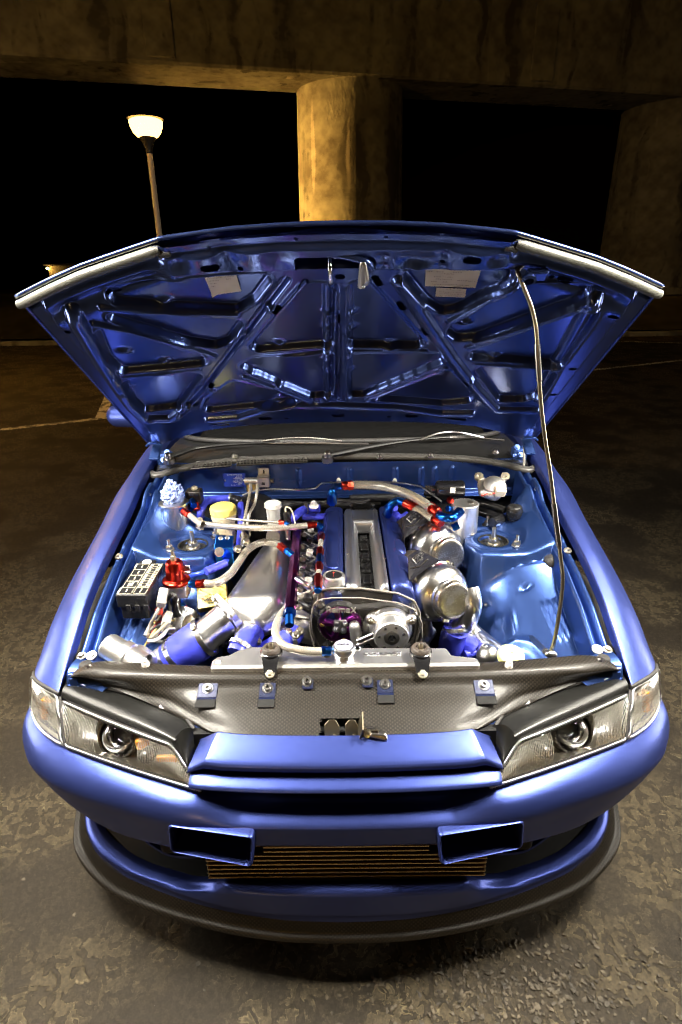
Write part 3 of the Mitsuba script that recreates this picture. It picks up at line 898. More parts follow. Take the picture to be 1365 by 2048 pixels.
    low_ = [A(.672, .183, .586), A(.715, .208, .584), A(.762, .245, .585), A(.800, .292, .590), A(.815, .330, .600)]
    midr = [A(.690, .222, .625), A(.733, .244, .626), A(.776, .276, .627), A(.808, .312, .630), A(.820, .345, .634)]
    hi = [A(.706, .262, .664), A(.742, .280, .668), A(.778, .304, .668), A(.802, .330, .664), A(.812, .352, .660)]
    L = surf([low_, [(a + b) / 2 + A(.004, -.005, -.002) for a, b in zip(low_, midr)], midr, [(a + b) / 2 + A(.003, -.004, .003) for a, b in zip(midr, hi)], hi], 18, 50)
    g = lambda n_, m, mt, sm=50, **kw: add(k2 + '__' + n_, fl(m), mt, sm, **kw)
    g('lens', thick(L, .0025), 'clear_glass', 60)
    rim = np.vstack([L[0], L[1:, -1], L[-1, -2::-1], L[-2:0:-1, 0]])
    rim = curve(np.vstack([rim[::4], rim[:1]]), 90)
    g('lens_rim', tube(rim, .0034, n=8, smooth=False, cap=False), 'polished', 60)
    n2 = np.cross(np.gradient(L, axis=0), np.gradient(L, axis=1))
    n2 /= np.linalg.norm(n2, axis=-1, keepdims=True)
    if n2[8, 25, 1] < 0:
        n2 = -n2
    fl2 = .0020 * np.abs(np.sin(np.pi * np.linspace(0, 1, L.shape[0]) * .095 / .0055))[:, None] + .002 * np.abs(np.sin(np.pi * np.linspace(0, 1, L.shape[1]) * .17 / .0065))[None, :]
    g('reflector', grid(L + n2 * (.020 + fl2)[..., None]), 'lamp_silver', 70)
    g('lens_flutes', cat_(*[tube([L[q, c_] + n2[q, c_] * .005 for q in range(1, 18, 3)], .0008, n=6, smooth=False) for c_ in range(2, 49, 1)]), 'clear_rods', 60, kind='stuff')
    g('amber_bulb', hull([(*(L + n2 * .016)[12, 18], .008), (*(L + n2 * .016)[6, 20], .008)]), 'amber', 60)
    g('amber_insert', rbox((L + n2 * .012)[13, 14], (.030, .006, .014), .003, A(.35, -.8, .3), A(1, .5, .0)), 'amber')
    ga = np.array([p + A(-.002, .004, .006) for p in hi])
    g('seal', tube(ga, .006, n=8), 'rubber', 60)
    g('inner_seal', tube([L[0, 0] + A(-.004, 0, 0), L[9, 0] + A(-.004, 0, 0), L[-1, 0] + A(-.004, 0, 0)], .0045, n=8), 'rubber', 60)


mat('lamp_cover', (0.009, 0.009, 0.0085), 0.27, spec=0.5)
metal('lamp_silver', (0.78, 0.75, 0.67), 0.30)
scene['clear_rods'] = {'type': 'twosided', 'bsdf': {'type': 'principled', 'base_color': rgb(.60, .585, .53), 'metallic': 0.5, 'roughness': 0.35}}
scene['lens_glass'] = {'type': 'dielectric', 'int_ior': 1.5}
headlamp(-1)
headlamp(1)


# ---------------------------------------------------------------- the raised hood
HOOD_O, HOOD_A = A(0, 1.26, 1.0), math.radians(37)
HOOD_V = A(0, -math.cos(HOOD_A), math.sin(HOOD_A))
HOOD_N = A(0, -math.sin(HOOD_A), -math.cos(HOOD_A))
CROWN = 0.035


def hood_pt(u, v, w=0.0):
    """A point of the hood: u across, v from the hinge towards the tip, w out of the underside."""
    u, v, w = np.broadcast_arrays(np.asarray(u, float), np.asarray(v, float), np.asarray(w, float))
    return np.stack([u, 0 * u, 0 * u], -1) + HOOD_O + v[..., None] * HOOD_V + (w + CROWN * (u / .7) ** 2)[..., None] * HOOD_N


FU = np.array([0, .10, .20, .34, .43, .52, .60, .66, .685])
FV = np.array([1.164, 1.163, 1.158, 1.142, 1.112, 1.082, 1.048, 1.020, 1.008])
RU = np.array([0, .10, .20, .34, .45, .55, .62, .66, .685])
RV = np.array([.292, .292, .291, .287, .272, .235, .195, .170, .160])
v_front = lambda u: np.interp(np.abs(u), FU, FV)
v_rear = lambda u: np.interp(np.abs(u), RU, RV)
WIN = [
    [(-0.4876,1.0103),(-0.3378,1.0409),(-0.1392,1.0463),(-0.19,0.9688),(-0.2305,0.935),(-0.362,0.9557),(-0.4909,0.9881)],
    [(-0.5426,0.9476),(-0.3957,0.933),(-0.2617,0.8929),(-0.2277,0.8862),(-0.278,0.805),(-0.3142,0.7879),(-0.3773,0.8153)],
    [(-0.5627,0.8936),(-0.4649,0.8262),(-0.3498,0.7164),(-0.3675,0.703),(-0.4693,0.6958),(-0.5774,0.695),(-0.586,0.7606)],
    [(-0.5912,0.6394),(-0.479,0.6595),(-0.3801,0.6509),(-0.5017,0.4647),(-0.5977,0.4557),(-0.606,0.5191)],
    [(-0.0697,1.0092),(-0.0235,1.0093),(-0.0146,0.9784),(-0.0221,0.7751),(-0.2104,0.7573),(-0.2205,0.7747)],
    [(-0.264,0.6785),(-0.2235,0.7139),(-0.0234,0.7271),(-0.0294,0.4969),(-0.0828,0.4831),(-0.1789,0.5838)],
    [(-0.2999,0.5954),(-0.1224,0.462),(-0.2746,0.4308),(-0.4277,0.4162),(-0.3933,0.4978)],
    [(0.1335,1.0505),(0.3494,1.0548),(0.3641,1.035),(0.2694,0.9259),(0.237,0.9155),(0.2026,0.9484)],
    [(0.2691,0.8291),(0.2795,0.8714),(0.3958,1.0089),(0.5546,0.996),(0.3414,0.8101),(0.2925,0.8013)],
    [(0.3443,0.7381),(0.549,0.9196),(0.5758,0.9501),(0.5829,0.8915),(0.582,0.6952),(0.457,0.7084),(0.3505,0.7086)],
    [(0.3737,0.663),(0.5782,0.6682),(0.5844,0.5188),(0.5514,0.4817),(0.4845,0.4739)],
    [(0.0248,1.0031),(0.0577,1.0191),(0.2066,0.7828),(0.2026,0.7641),(0.0262,0.7715)],
    [(0.0265,0.7157),(0.2549,0.7219),(0.274,0.6843),(0.0671,0.4878),(0.0278,0.4885)],
    [(0.0986,0.4607),(0.2817,0.6362),(0.3032,0.6316),(0.3948,0.4986),(0.3963,0.4553),(0.3143,0.4321)],
]
RIDGES = [  # (centre line, half width, height)
    ([(-0.5896,0.9619),(-0.6039,0.8295),(-0.6178,0.6699),(-0.6277,0.5038),(-0.618,0.4092),(-0.5367,0.3917),(-0.4773,0.4533)], .017, .016),
    ([(-0.4242,0.3632),(-0.3272,0.3637),(-0.1897,0.4362),(-0.0031,0.4246),(0.1863,0.4056),(0.3177,0.3708),(0.4115,0.3818)], .016, .016),
    ([(-0.1105,1.0306),(-0.1907,0.8975),(-0.2937,0.733),(-0.4115,0.5458),(-0.5004,0.4254)], .010, -.012),
    ([(0.1306,1.0251),(0.2016,0.8875),(0.2887,0.7231),(0.3914,0.5491),(0.4827,0.4145),(0.6013,0.4227)], .015, .014),
    ([(0.5622,0.9723),(0.5705,0.8362),(0.5807,0.6685),(0.5977,0.4912)], .015, .010),
    ([(-0.001,1.007),(-0.0058,0.4594)], .008, -.008),
    ([(-0.0236,1.0076),(-0.0411,0.4608)], .008, .008),
    ([(0.0216,0.9981),(0.0234,0.4585)], .008, .008),
    ([(-0.5219,0.9707),(-0.3716,0.9381),(-0.2343,0.9143)], .008, .007),
    ([(-0.5601,0.9193),(-0.4335,0.8484),(-0.324,0.7435)], .008, .010),
    ([(-0.178,0.7179),(-0.0255,0.7468)], .006, .006),
    ([(0.0263,0.7453),(0.2203,0.7454)], .006, .006),
    ([(-0.2661,0.6265),(-0.0951,0.4568)], .008, .009),
    ([(0.0816,0.4642),(0.2859,0.6609)], .008, .008),
    ([(0.2617,0.8789),(0.3752,1.0178)], .008, .008),
    ([(0.3253,0.7683),(0.557,0.9718)], .007, .007),
    ([(0.333,0.7917),(0.5281,0.9478)], .005, .005),
    ([(0.3619,0.6861),(0.5627,0.6824)], .006, .007),
    ([(-0.5843,0.6691),(-0.379,0.678)], .006, .006),
]
SLOTS = [  # (centre, half length, half width, direction towards)
    ((-0.0745,1.0176), .020, .0085, (-0.0962,0.9761)), ((-0.1403,0.9292), .020, .0085, (-0.1658,0.8819)), ((-0.3681,0.5829), .017, .008, (-0.4025,0.5221)), ((-0.4413,0.4681), .015, .008, (-0.4764,0.41)),
    ((0.0831,1.0237), .021, .009, (0.1012,0.9886)), ((0.1421,0.935), .020, .009, (0.1635,0.893)), ((0.2102,0.8318), .020, .009, (0.2355,0.7835)), ((0.354,0.5916), .016, .009, (0.3771,0.548)), ((0.4218,0.4778), .014, .009, (0.4458,0.439)),
    ((-0.2558,1.0927), .020, .011, (-0.2367,1.0929)), ((0.2648,1.1054), .020, .011, (0.2841,1.1031)), ((-0.196,1.0845), .007, .007, (-0.188,1.084)), ((0.2081,1.0958), .007, .007, (0.2141,1.0959)),
    ((-0.4828,1.0063), .018, .011, (-0.4635,1.0091)), ((0.4804,1.0237), .019, .011, (0.5012,1.0186)), ((0.4496,1.0283), .007, .006, (0.4563,1.0271)),
    ((-0.6374,0.8953), .013, .008, (-0.6275,0.8916)), ((-0.6438,0.6555), .012, .008, (-0.6322,0.6503)), ((-0.6509,0.5055), .012, .008, (-0.6371,0.5025)),
    ((0.6227,0.921), .013, .008, (0.6334,0.9221)), ((0.6235,0.6792), .012, .008, (0.6361,0.6808)), ((0.6238,0.5275), .012, .008, (0.6376,0.5295)),
    ((-0.4035,0.3083), .034, .010, (-0.3706,0.307)), ((-0.2487,0.3346), .022, .014, (-0.2255,0.336)), ((-0.0105,0.3438), .022, .015, (0.0123,0.343)), ((0.2297,0.3398), .022, .014, (0.2529,0.3369)), ((0.3796,0.3216), .034, .010, (0.4078,0.3202)), ((-0.1788,0.3274), .009, .008, (-0.169,0.3265)), ((0.1553,0.3302), .009, .008, (0.1651,0.3303)),
    ((-0.0005,0.8786), .020, .004, (-0.0007,0.8581)), ((-0.0041,0.5918), .020, .004, (-0.0045,0.5621)),
    ((0.0036,1.0378), .012, .010, (0.0141,1.0376)), ((-0.0789,1.1542), .006, .006, (-0.0732,1.154)), ((-0.2469,1.14), .006, .006, (-0.2412,1.1396)), ((0.0923,1.1558), .006, .006, (0.098,1.1557)), ((0.2564,1.1502), .006, .006, (0.2621,1.1504)),
]
LATCH = [(-0.0681,1.0917), (0.0565,1.0886)]
us, vs = np.arange(-.70, .7001, .0017), np.arange(.12, 1.20, .0017)
UU, VV = np.meshgrid(us, vs, indexing='ij')
inside = np.zeros(UU.shape, bool)
for w in WIN:
    g = sg.Polygon(w).buffer(-.012).buffer(.012, quad_segs=6)
    shapely.prepare(g)
    inside |= shapely.contains_xy(g, UU, VV)
din = (distance_transform_edt(inside) - distance_transform_edt(~inside)) * .0017
din = gaussian_filter(din, 2.4) + .004                                                    # the windows run close up to the ribs
H = .015 * (1 - sstep(-.0055, .001, din))                      # frame stands off the skin, its edges slope into the windows
H -= .005 * np.exp(-((din - .0035) / .0020) ** 2)              # gap where the frame edge meets the skin
H += .0035 * np.exp(-((din + .009) / .0035) ** 2)              # rolled bead round each window
P_ = np.stack([UU.ravel(), VV.ravel()], -1)


def seg_dist(line):
    d = np.full(len(P_), 9.0)
    for a, b in zip(line[:-1], line[1:]):
        a, b = np.array(a), np.array(b)
        t = np.clip(((P_ - a) @ (b - a)) / ((b - a) @ (b - a)), 0, 1)
        d = np.minimum(d, np.linalg.norm(P_ - a - t[:, None] * (b - a), axis=1))
    return d.reshape(UU.shape)


for line, hw, hh in RIDGES:
    H += hh * 1.15 * np.sqrt(np.clip(1 - (seg_dist(line) / (hw * 1.15)) ** 2, 0, 1)) if hh > 0 else hh * (1 - sstep(hw * .35, hw * 1.25, seg_dist(line)))
# front reinforcement band, its dents, and the hem along the sides
band, band2 = VV - 1.066, VV - (v_front(UU) - .030)
H += (.014 * sstep(0, .010, band) - .012 * sstep(0, .014, band2)) * (1 - sstep(.30, .40, np.abs(UU)))
for c, r, a in (((-0.2149,1.1017), .03, -.008), ((-0.2185,1.1232), .018, -.007), ((0.1435,1.1025), .022, -.010), ((0.1818,1.0984), .022, -.008), ((0.2082,1.1198), .016, -.007), ((0.1615,1.0764), .014, .006), ((0.2064,1.0812), .013, -.007), ((0.0883,1.1126), .011, -.005), ((0.0898,1.0868), .011, -.005), ((-0.1146,1.1079), .03, -.004), ((-0.3126,1.1085), .02, -.010), ((0.3172,1.1012), .02, -.010), ((-0.0644,0.4551), .012, .006), ((0.0818,0.4575), .012, .006), ((-0.5892,0.6918), .012, .008), ((-0.6034,0.4059), .012, .005), ((-0.3492,0.7463), .016, -.006), ((-0.0407,0.6845), .010, .005), ((-0.2425,0.6439), .012, .006), ((0.2815,0.6022), .012, -.004), ((-0.1859,0.4703), .008, .005), ((0.3561,1.0103), .03, .008), ((-0.3369,1.0582), .03, .008)):
    H += a * np.exp(-(((UU - c[0]) ** 2 + (VV - c[1]) ** 2) / r ** 2))
side = .685 - np.abs(UU)
H -= .017 * (1 - sstep(.036, .046, side))
gut = np.abs(UU) - .36
fr = v_front(UU) - VV
H -= .012 * (1 - sstep(.030, .050, fr)) * sstep(.33, .36, np.abs(UU))
H -= .014 * np.exp(-((fr - .075) / .022) ** 2) * sstep(.33, .40, np.abs(UU)) * (1 - sstep(.60, .66, np.abs(UU)))
H += .006 * np.exp(-(((np.abs(UU) - .635) / .02) ** 2 + ((fr - .10) / .02) ** 2))
# wavy rim of the window edges: small pressed tabs
for c in (((-0.3858,0.9654)), ((-0.1524,0.7698)), ((-0.4619,0.7156)), ((-0.5457,0.7733)), ((0.1287,0.761)), ((-0.1753,0.5655)), ((0.4094,0.7098)), ((0.3719,0.6072)), ((0.0254,0.8979)), ((-0.0212,0.8991)), ((0.0258,0.8363)), ((-0.0229,0.8376)), ((-0.2378,0.8282)), ((-0.6048,0.5949)), ((-0.3727,0.556)), ((0.3008,0.8598)), ((0.027,0.6282)), ((-0.0287,0.6299)), ((0.4663,0.6701)), ((-0.1568,0.9339))):
    H += .010 * np.exp(-(((UU - c[0]) / .014) ** 2 + ((VV - c[1]) / .010) ** 2))
depth = np.zeros(UU.shape)
for c, a, b, to in SLOTS:
    d = unit(np.array(to) - np.array(c))
    p = (UU - c[0]) * d[0] + (VV - c[1]) * d[1]
    q = -(UU - c[0]) * d[1] + (VV - c[1]) * d[0]
    s_ = b - np.hypot(np.maximum(np.abs(p) - (a - b), 0), q)
    depth = np.maximum(depth, sstep(-.0012, .0018, s_))
p = np.maximum(np.abs(UU - (LATCH[0][0] + LATCH[1][0]) / 2) - .068, 0)
q = np.maximum(np.abs(VV - (LATCH[0][1] + LATCH[1][1]) / 2) - .012, 0)
latch = sstep(-.002, .002, .014 - np.hypot(p, q))
H = gaussian_filter(H, .9)
hole = np.maximum(depth, latch)
ns, nt = 800, 520
s = np.linspace(-1, 1, ns)[:, None] * np.ones(nt)
t = np.ones(ns)[:, None] * np.linspace(0, 1, nt)
u = s * .683
v = v_rear(u) + (v_front(u) - v_rear(u)) * t
ij = np.stack([(u - us[0]) / .0017, (v - vs[0]) / .0017])
h_ = map_coordinates(H, ij, order=1, mode='nearest')
o_ = map_coordinates(hole, ij, order=1, mode='nearest')
w = h_
PT = hood_pt(u, v, w)
frame_mesh = grid(PT, flip=True)
fo = o_.ravel()[np.array(frame_mesh.faces)].min(1) > .5
add(B + 'hood__inner_frame', trimesh.Trimesh(frame_mesh.vertices, np.array(frame_mesh.faces)[~fo], process=False), 'hood_paint', smooth=True)
# dark cavity seen through the frame's slots, then the outer skin
add(B + 'hood__cavity', grid(hood_pt(u[::16, ::16], v[::16, ::16] * .985 + .008, -.0075 - .044 * np.exp(-((u[::16, ::16] / .13) ** 4 + ((v[::16, ::16] - 1.09) / .045) ** 4))), flip=True), 'hood_paint', smooth=True)
so = np.linspace(-1, 1, 120)[:, None] * np.ones(60)
uo = so * .688
to_ = np.ones(120)[:, None] * np.linspace(0, 1, 60)
vo = v_rear(uo) - .004 + (v_front(uo) + .004 - v_rear(uo) + .004) * to_
add(B + 'hood__outer_skin', grid(hood_pt(uo, vo, -.010 - .010 * np.sin(np.pi * to_) * (1 - so ** 4) - .040 * np.exp(-((uo / .16) ** 4 + ((vo - 1.09) / .055) ** 4)))), 'paint', smooth=True)
edge = lambda uu, vv, w0, w1: grid(np.stack([hood_pt(uu, vv, w0), hood_pt(uu, vv, w1)]))
e = np.concatenate([np.stack([uo[:, 0], vo[:, 0]], -1), np.stack([uo[-1], vo[-1]], -1)[1:], np.stack([uo[:, -1], vo[:, -1]], -1)[::-1][1:], np.stack([uo[0], vo[0]], -1)[::-1][1:]])
hem = hood_pt(e[:, 0], e[:, 1], -.004)
add(B + 'hood__hem', tube(hem, .0045, n=8, smooth=False, cap=False), 'hood_paint', smooth=60)
add(B + 'hood__hem_wall', grid(np.stack([hood_pt(e[:, 0], e[:, 1], -.002), hood_pt(e[:, 0], e[:, 1], -.010)])), 'paint', smooth=60)

# pale rubber seals along the front corners
for sgn in (-1, 1):
    q = np.linspace(.345, .690, 24) * sgn
    pts = hood_pt(q, v_front(q) - .010, .008)
    k = B + 'hood__weather_strip'
    add(k, tube(pts, np.r_[[.008], np.full(22, .0108), [.009]], n=16, smooth=False), 'pale_seal', smooth=60, label='pale rubber strip along the hood corner')
    add(k + '_flange', tube(hood_pt(q, v_front(q) + .003, -.002), .003, n=8, smooth=False), 'steel', smooth=60)
    q2 = np.linspace(.325, .350, 5) * sgn
    add(B + 'hood__strip_end', tube(hood_pt(q2, v_front(q2) - .020, .010), .009, n=10, smooth=False), 'rubber', smooth=60)

# latch loop and safety catch
c = (np.array(LATCH[0]) + np.array(LATCH[1])) / 2
lp = lambda du, dv, w: hood_pt(c[0] + du, c[1] + dv, w)
add(B + 'hood__latch_plate', tube([lp(-.060, .020, .012), lp(.05, .020, .030), lp(.066, .012, .034), lp(.070, -.01, .03)], .0085, n=10), 'hood_paint', smooth=60)
add(B + 'hood__latch_striker', tube([lp(-.010, .014, .018), lp(-.010, .006, .042), lp(-.009, -.030, .044), lp(-.009, -.036, .02)], .0045, n=10), 'chrome', smooth=60)
add(B + 'hood__safety_catch', hull([(*lp(.056, .015, .036), .008), (*lp(.060, -.020, .044), .010), (*lp(.052, -.034, .050), .007), (*lp(.063, -.030, .046), .006)]), 'steel', smooth=60)
add(B + 'hood__safety_catch__rivet', lathe([(.0001, .003), (.003, .0025), (.004, 0)], lp(.057, -.028, .058), HOOD_N, n=10), 'dark_steel')

# paper notices stuck to the underside
def sticker(corners, lines, key, material='paper', curl=0.0, label=None):
    a, b, c_, d_ = [np.array(q) for q in corners]      # top left, top right, bottom right, bottom left as seen
    s, t = np.meshgrid(np.linspace(0, 1, 14), np.linspace(0, 1, 10))
    uvq = (1 - t)[..., None] * (a + (b - a) * s[..., None]) + t[..., None] * (d_ + (c_ - d_) * s[..., None])
    w = .0060 + curl * np.exp(-((s / .10) ** 2 + ((1 - t) / .12) ** 2))
    P = hood_pt(uvq[..., 0], uvq[..., 1], w)
    k = add(B + key, grid(P), material, smooth=True, label=label)
    at = lambda s_, t_: (1 - t_) * (a + (b - a) * s_) + t_ * (d_ + (c_ - d_) * s_)
    ms = []
    for s0, s1, t0, n in lines:
        th = .018
        e_ = np.linspace(s0, s1, n * 2)
        for i in range(0, len(e_) - 1, 2):
            Q = []
            for tt in (t0 - th, t0 + th):
                row = [at(q, tt) for q in (e_[i], e_[i] + (e_[i + 1] - e_[i]) * 1.25)]
                Q.append([hood_pt(r[0], r[1], .0068) for r in row])
            ms.append(grid(np.array(Q)))
    if ms:
        add(k + '__print', cat_(*ms), 'print_faded', smooth=False, kind='stuff')


mat('print_faded', (0.26, 0.22, 0.20), 0.6)
WHITE = [(-0.2802,1.0409), (-0.2131,1.0473), (-0.2121,0.9878), (-0.2779,0.9769)]
sticker(WHITE, [(.06, .55, .12, 9), (.62, .90, .12, 4), (.08, .40, .24, 7), (.64, .8, .24, 3), (.08, .3, .38, 5), (.10, .22, .52, 3)], 'hood__paper_label', curl=.006, label='plain white paper label, one corner curling off')
sticker([(0.1816,1.0553), (0.2964,1.053), (0.2977,0.9896), (0.1876,0.9939)], [(.16, .88, .06, 22), (.05, .12, .20, 2), (.20, .32, .20, 3), (.5, .66, .20, 4), (.30, .52, .30, 6), (.16, .28, .46, 4), (.34, .50, .46, 5), (.20, .50, .58, 8), (.60, .95, .62, 9), (.12, .22, .72, 4), (.34, .42, .72, 2), (.14, .86, .86, 24), (.58, .95, .96, 10)], 'hood__notice_label', label='wide service notice with rows of faded print')
sticker([(0.2132,0.9892), (0.2791,0.9856), (0.2817,0.9557), (0.2158,0.9577)], [(.22, .58, .14, 8), (.7, .84, .16, 3), (.08, .92, .42, 16), (.08, .92, .62, 18), (.08, .92, .82, 18)], 'hood__notice_label', label='small service notice with dense print')

metal('rod_metal', (0.34, 0.31, 0.22), 0.3)
# hinges at the back corners of the hood
for sgn in (-1, 1):
    h0 = hood_pt(sgn * .664, .185, .014)
    add(B + 'hood_hinge', box(h0 + A(0, .02, -.03), (.035, .08, .012), .003, A(0, -.5, .85)), 'bay_paint')
    add(B + 'hood_hinge_base', box(A(sgn * .680, 1.25, .975), (.05, .06, .05), .008), 'bay_paint')
    add(B + 'hood_hinge_spring', tube([h0 + A(-sgn * .03, -.01, .01), h0 + A(0, -.02, .012), h0 + A(sgn * .02, -.012, .0)], .004, n=8), 'bay_paint')
    for q in (A(sgn * .660, 1.215, 1.01), A(sgn * .672, 1.20, .985), A(sgn * .66, 1.225, .975)):
        add(B + 'hood_hinge__bolt', bolt(q, A(0, -.8, .6), .007, .006), 'bay_paint')

# prop rod from its eye on the radiator panel to the hood's underside
rod = [(0.5305,0.36,0.6981),(0.541,0.36,0.738),(0.544,0.36,0.8039),(0.5431,0.36,0.8974),(0.5265,0.36,0.9867),(0.5081,0.36,1.0655),(0.4798,0.36,1.1895),(0.4586,0.36,1.2713),(0.4392,0.36,1.3602),(0.425,0.36,1.4444),(0.4149,0.36,1.5048),(0.4032,0.36,1.5439),(0.3849,0.36,1.5821),(0.3722,0.36,1.6074)]
rod = [A(p[0], p[1] + .035 * (i / 13.0), p[2]) for i, p in enumerate(rod)]
add(B + 'prop_rod', tube(rod, .0050, n=10, seg=90), 'rod_metal', smooth=60, label='bent metal rod that props the hood open')
add(B + 'prop_rod__sleeve', tube([A(*p) for p in [rod[7] * .5 + rod[8] * .5 + A(0, 0, .09), rod[8] * .15 + rod[7] * .85]] if False else [rod[8] * .55 + rod[9] * .45, rod[9] * .8 + rod[8] * .2, rod[9] * .5 + rod[10] * .5], .0066, n=10), 'steel', smooth=60)
add(B + 'prop_rod__sleeve', tube([rod[5] * .25 + rod[4] * .75, rod[5], rod[5] * .6 + rod[6] * .4], .0068, n=10), 'dark_steel', smooth=60)
add(B + 'prop_rod__hook', tube([rod[-1], rod[-1] + A(-.004, .005, .012), rod[-1] + A(.012, .01, .026), rod[-1] + A(.026, .014, .022)], .0054, n=10), 'dark_steel', smooth=60)
e0 = hood_pt(*(0.394,1.0599), .02)
add(B + 'hood__rod_bracket', cat_(box(e0 + A(.012, 0, -.002), (.045, .030, .014), .004, HOOD_N), lathe([(.008, 0), (.014, .002), (.016, .010), (.010, .012), (.008, .0)], e0 + A(-.004, 0, -.006), HOOD_N, n=18)), 'hood_paint')
hose = [(0.6496,1.17,1.1279),(0.6611,1.17,1.0872),(0.6727,1.17,1.0117),(0.68,1.17,0.9245),(0.6846,1.17,0.8446),(0.6906,1.17,0.7687)]
add(B + 'washer_hose', tube(hose, .0045, n=8), 'grey_plastic', smooth=60)


# ---------------------------------------------------------------- engine bay: inner fenders, strut towers, firewall, cowl
TOWER = sg.Polygon([(.415, .745), (.43, .722), (.50, .714), (.60, .722), (.74, .742), (.80, 1.20), (.71, 1.12), (.66, 1.055), (.58, 1.00), (.50, .945), (.452, .945), (.412, .90), (.398, .83)]).buffer(-.012).buffer(.012, quad_segs=6)
gap_z = lambda y: np.interp(y, fy, fz)


def poly_sd(poly, X, Y):
    b = poly.boundary
    p = shapely.points(X.ravel(), Y.ravel())
    d = shapely.distance(p, b)
    return np.where(shapely.contains_xy(poly, X.ravel(), Y.ravel()), d, -d).reshape(X.shape)


def apron(X, Y):
    sd = poly_sd(TOWER, X, Y)
    top = .812 + .030 * sstep(.56, .66, X) + (gap_z(Y) - .872) * sstep(.55, .69, X) * .8 + .03 * sstep(.93, 1.02, Y) * sstep(.43, .50, X)
    r = np.hypot(X - .497, Y - .843)
    top = top - .014 * (1 - sstep(.075, .105, r)) + .006 * np.exp(-((r - .068) / .010) ** 2) - .035 * (1 - sstep(.036, .046, r))
    top += .010 * np.exp(-(((X - .60) / .035) ** 2 + ((Y - .83) / .05) ** 2)) - .008 * np.exp(-(((X - .545) / .016) ** 2 + ((Y - .86) / .03) ** 2))
    top += .012 * np.exp(-(((X - .52) / .05) ** 2 + ((Y - .955) / .02) ** 2))
    rr = .020
    s = np.clip(sd, -1, rr)
    tower = top - (rr - np.sqrt(np.maximum(rr * rr - (rr - np.maximum(s, 0)) ** 2, 0))) + np.minimum(sd, 0) * 7.0
    tower += .020 * np.exp(-(((X - .44) / .022) ** 2 + ((sd + .028) / .010) ** 2)) * (sd < 0)
    # wheelhouse panel in front: arched where it meets the tower, falling away towards the lamp
    t = np.clip((X - .375) / .285, 0, 1)
    rail = gap_z(.70) - .072
    arch = .50 + (rail - .50) * np.sqrt(np.maximum(1 - (1 - t) ** 2.3, 0))
    f = np.clip((.705 - Y) / .40, 0, 1)
    bowl = arch - .30 * f ** .85 * (1 - .25 * t) + .05 * f * f
    bowl = np.maximum(bowl, .475 + .0 * X)
    rd = np.hypot(X - .47, (Y - .44))
    bowl += .012 * np.exp(-((rd - .085) / .012) ** 2) + .020 * np.exp(-(rd / .03) ** 2)
    for x0 in (.603, .620, .637):
        bowl += .009 * np.exp(-(((X - x0 + (Y - .5) * .12) / .0050) ** 2)) * sstep(.47, .50, Y) * (1 - sstep(.585, .61, Y))
    bowl += .016 * np.exp(-(((X - .455) / .018) ** 2 + ((Y - .60) / .022) ** 2)) - .012 * np.exp(-(((X - .555) / .014) ** 2 + ((Y - .655) / .008) ** 2))
    bowl += .010 * np.exp(-(((X - .50) / .012) ** 2 + ((Y - .58) / .05) ** 2))
    side_ = gap_z(Y) - .05
    bowl = np.maximum(bowl, side_ - np.maximum(.655 - X, 0) * 9.0)
    z = np.maximum(tower, bowl)
    # flange bead where the tower meets the wheelhouse
    z += .006 * np.exp(-((tower - bowl) / .030) ** 2) * (sd < -.004)
    # rail, groove and bolting ledge along the fender
    zr = gap_z(Y) - .034
    z = np.where(X > .648, np.maximum(z, zr - .012 * (1 - sstep(.648, .656, X))), z)
    z -= .026 * np.exp(-((X - .672) / .006) ** 2)
    z = np.where(X > .694, z - .03 * sstep(.694, .70, X), z)
    return z


for sgn in (1, -1):
    m = field(.385, .703, .285, 1.17, .0036, apron)
    c = np.array(m.vertices)[np.array(m.faces)]
    m = trimesh.Trimesh(m.vertices, np.array(m.faces)[c[:, :, 2].min(1) > .470], process=False)
    k = add(B + 'inner_fender', m if sgn > 0 else mirror(m), 'bay_paint', smooth=60, label=None)
    o = A(sgn * .497, .843, .790)
    add(k + '__strut_stud', cat_(lathe([(.0001, .058), (.006, .057), (.007, .054), (.007, .012), (.012, .012), (.0125, .003)], o, n=14)), 'zinc')
    add(k + '__strut_nut', lathe([(.0001, .020), (.015, .020), (.0165, .017), (.017, .004), (.024, .003), (.025, -.002)], o, n=12), 'zinc')
    add(k + '__strut_bearing', lathe([(.0001, -.006), (.040, -.006), (.044, -.001), (.046, .010), (.050, .010)], o, n=32), 'matt_black', smooth=50)
    for dx, dy in ((-.068, .045), (.062, -.052), (.005, .11)):
        p = A(sgn * (.497 + dx), .843 + dy, .806)
        add(k + '__tower_bolt', cat_(lathe([(.0001, .036), (.005, .035), (.0055, .031), (.0055, .014)], p, n=12), lathe([(.0001, .016), (.0105, .016), (.0115, .013), (.012, .003), (.018, .0025), (.0185, -.002)], p, n=6)), 'zinc')
    for y in (.37, .70, 1.02):
        add(k + '__fender_bolt', bolt(A(sgn * .686, y, float(gap_z(y)) - .031), (0, -.25, 1), .008, .009), 'zinc')
    for p in ((0.5567,0.6878,0.52), (0.62,0.918,0.658), (0.64,0.8696,0.6927), (0.4414,0.6637,0.66)):
        q = A(sgn * abs(p[0]), p[1], p[2] + .004)
        add(k + '__weld_nut', lathe([(.0001, .008), (.004, .008), (.006, .005), (.007, -.004)], q, A(-sgn * .4, -.8, .5), n=10), 'dark_steel')
gx_, gy_ = (0.6452,0.7106,0.665)[:2]
g0 = A(gx_, gy_, float(apron(np.array([[gx_]]), np.array([[gy_]]))[0, 0]) + .002)
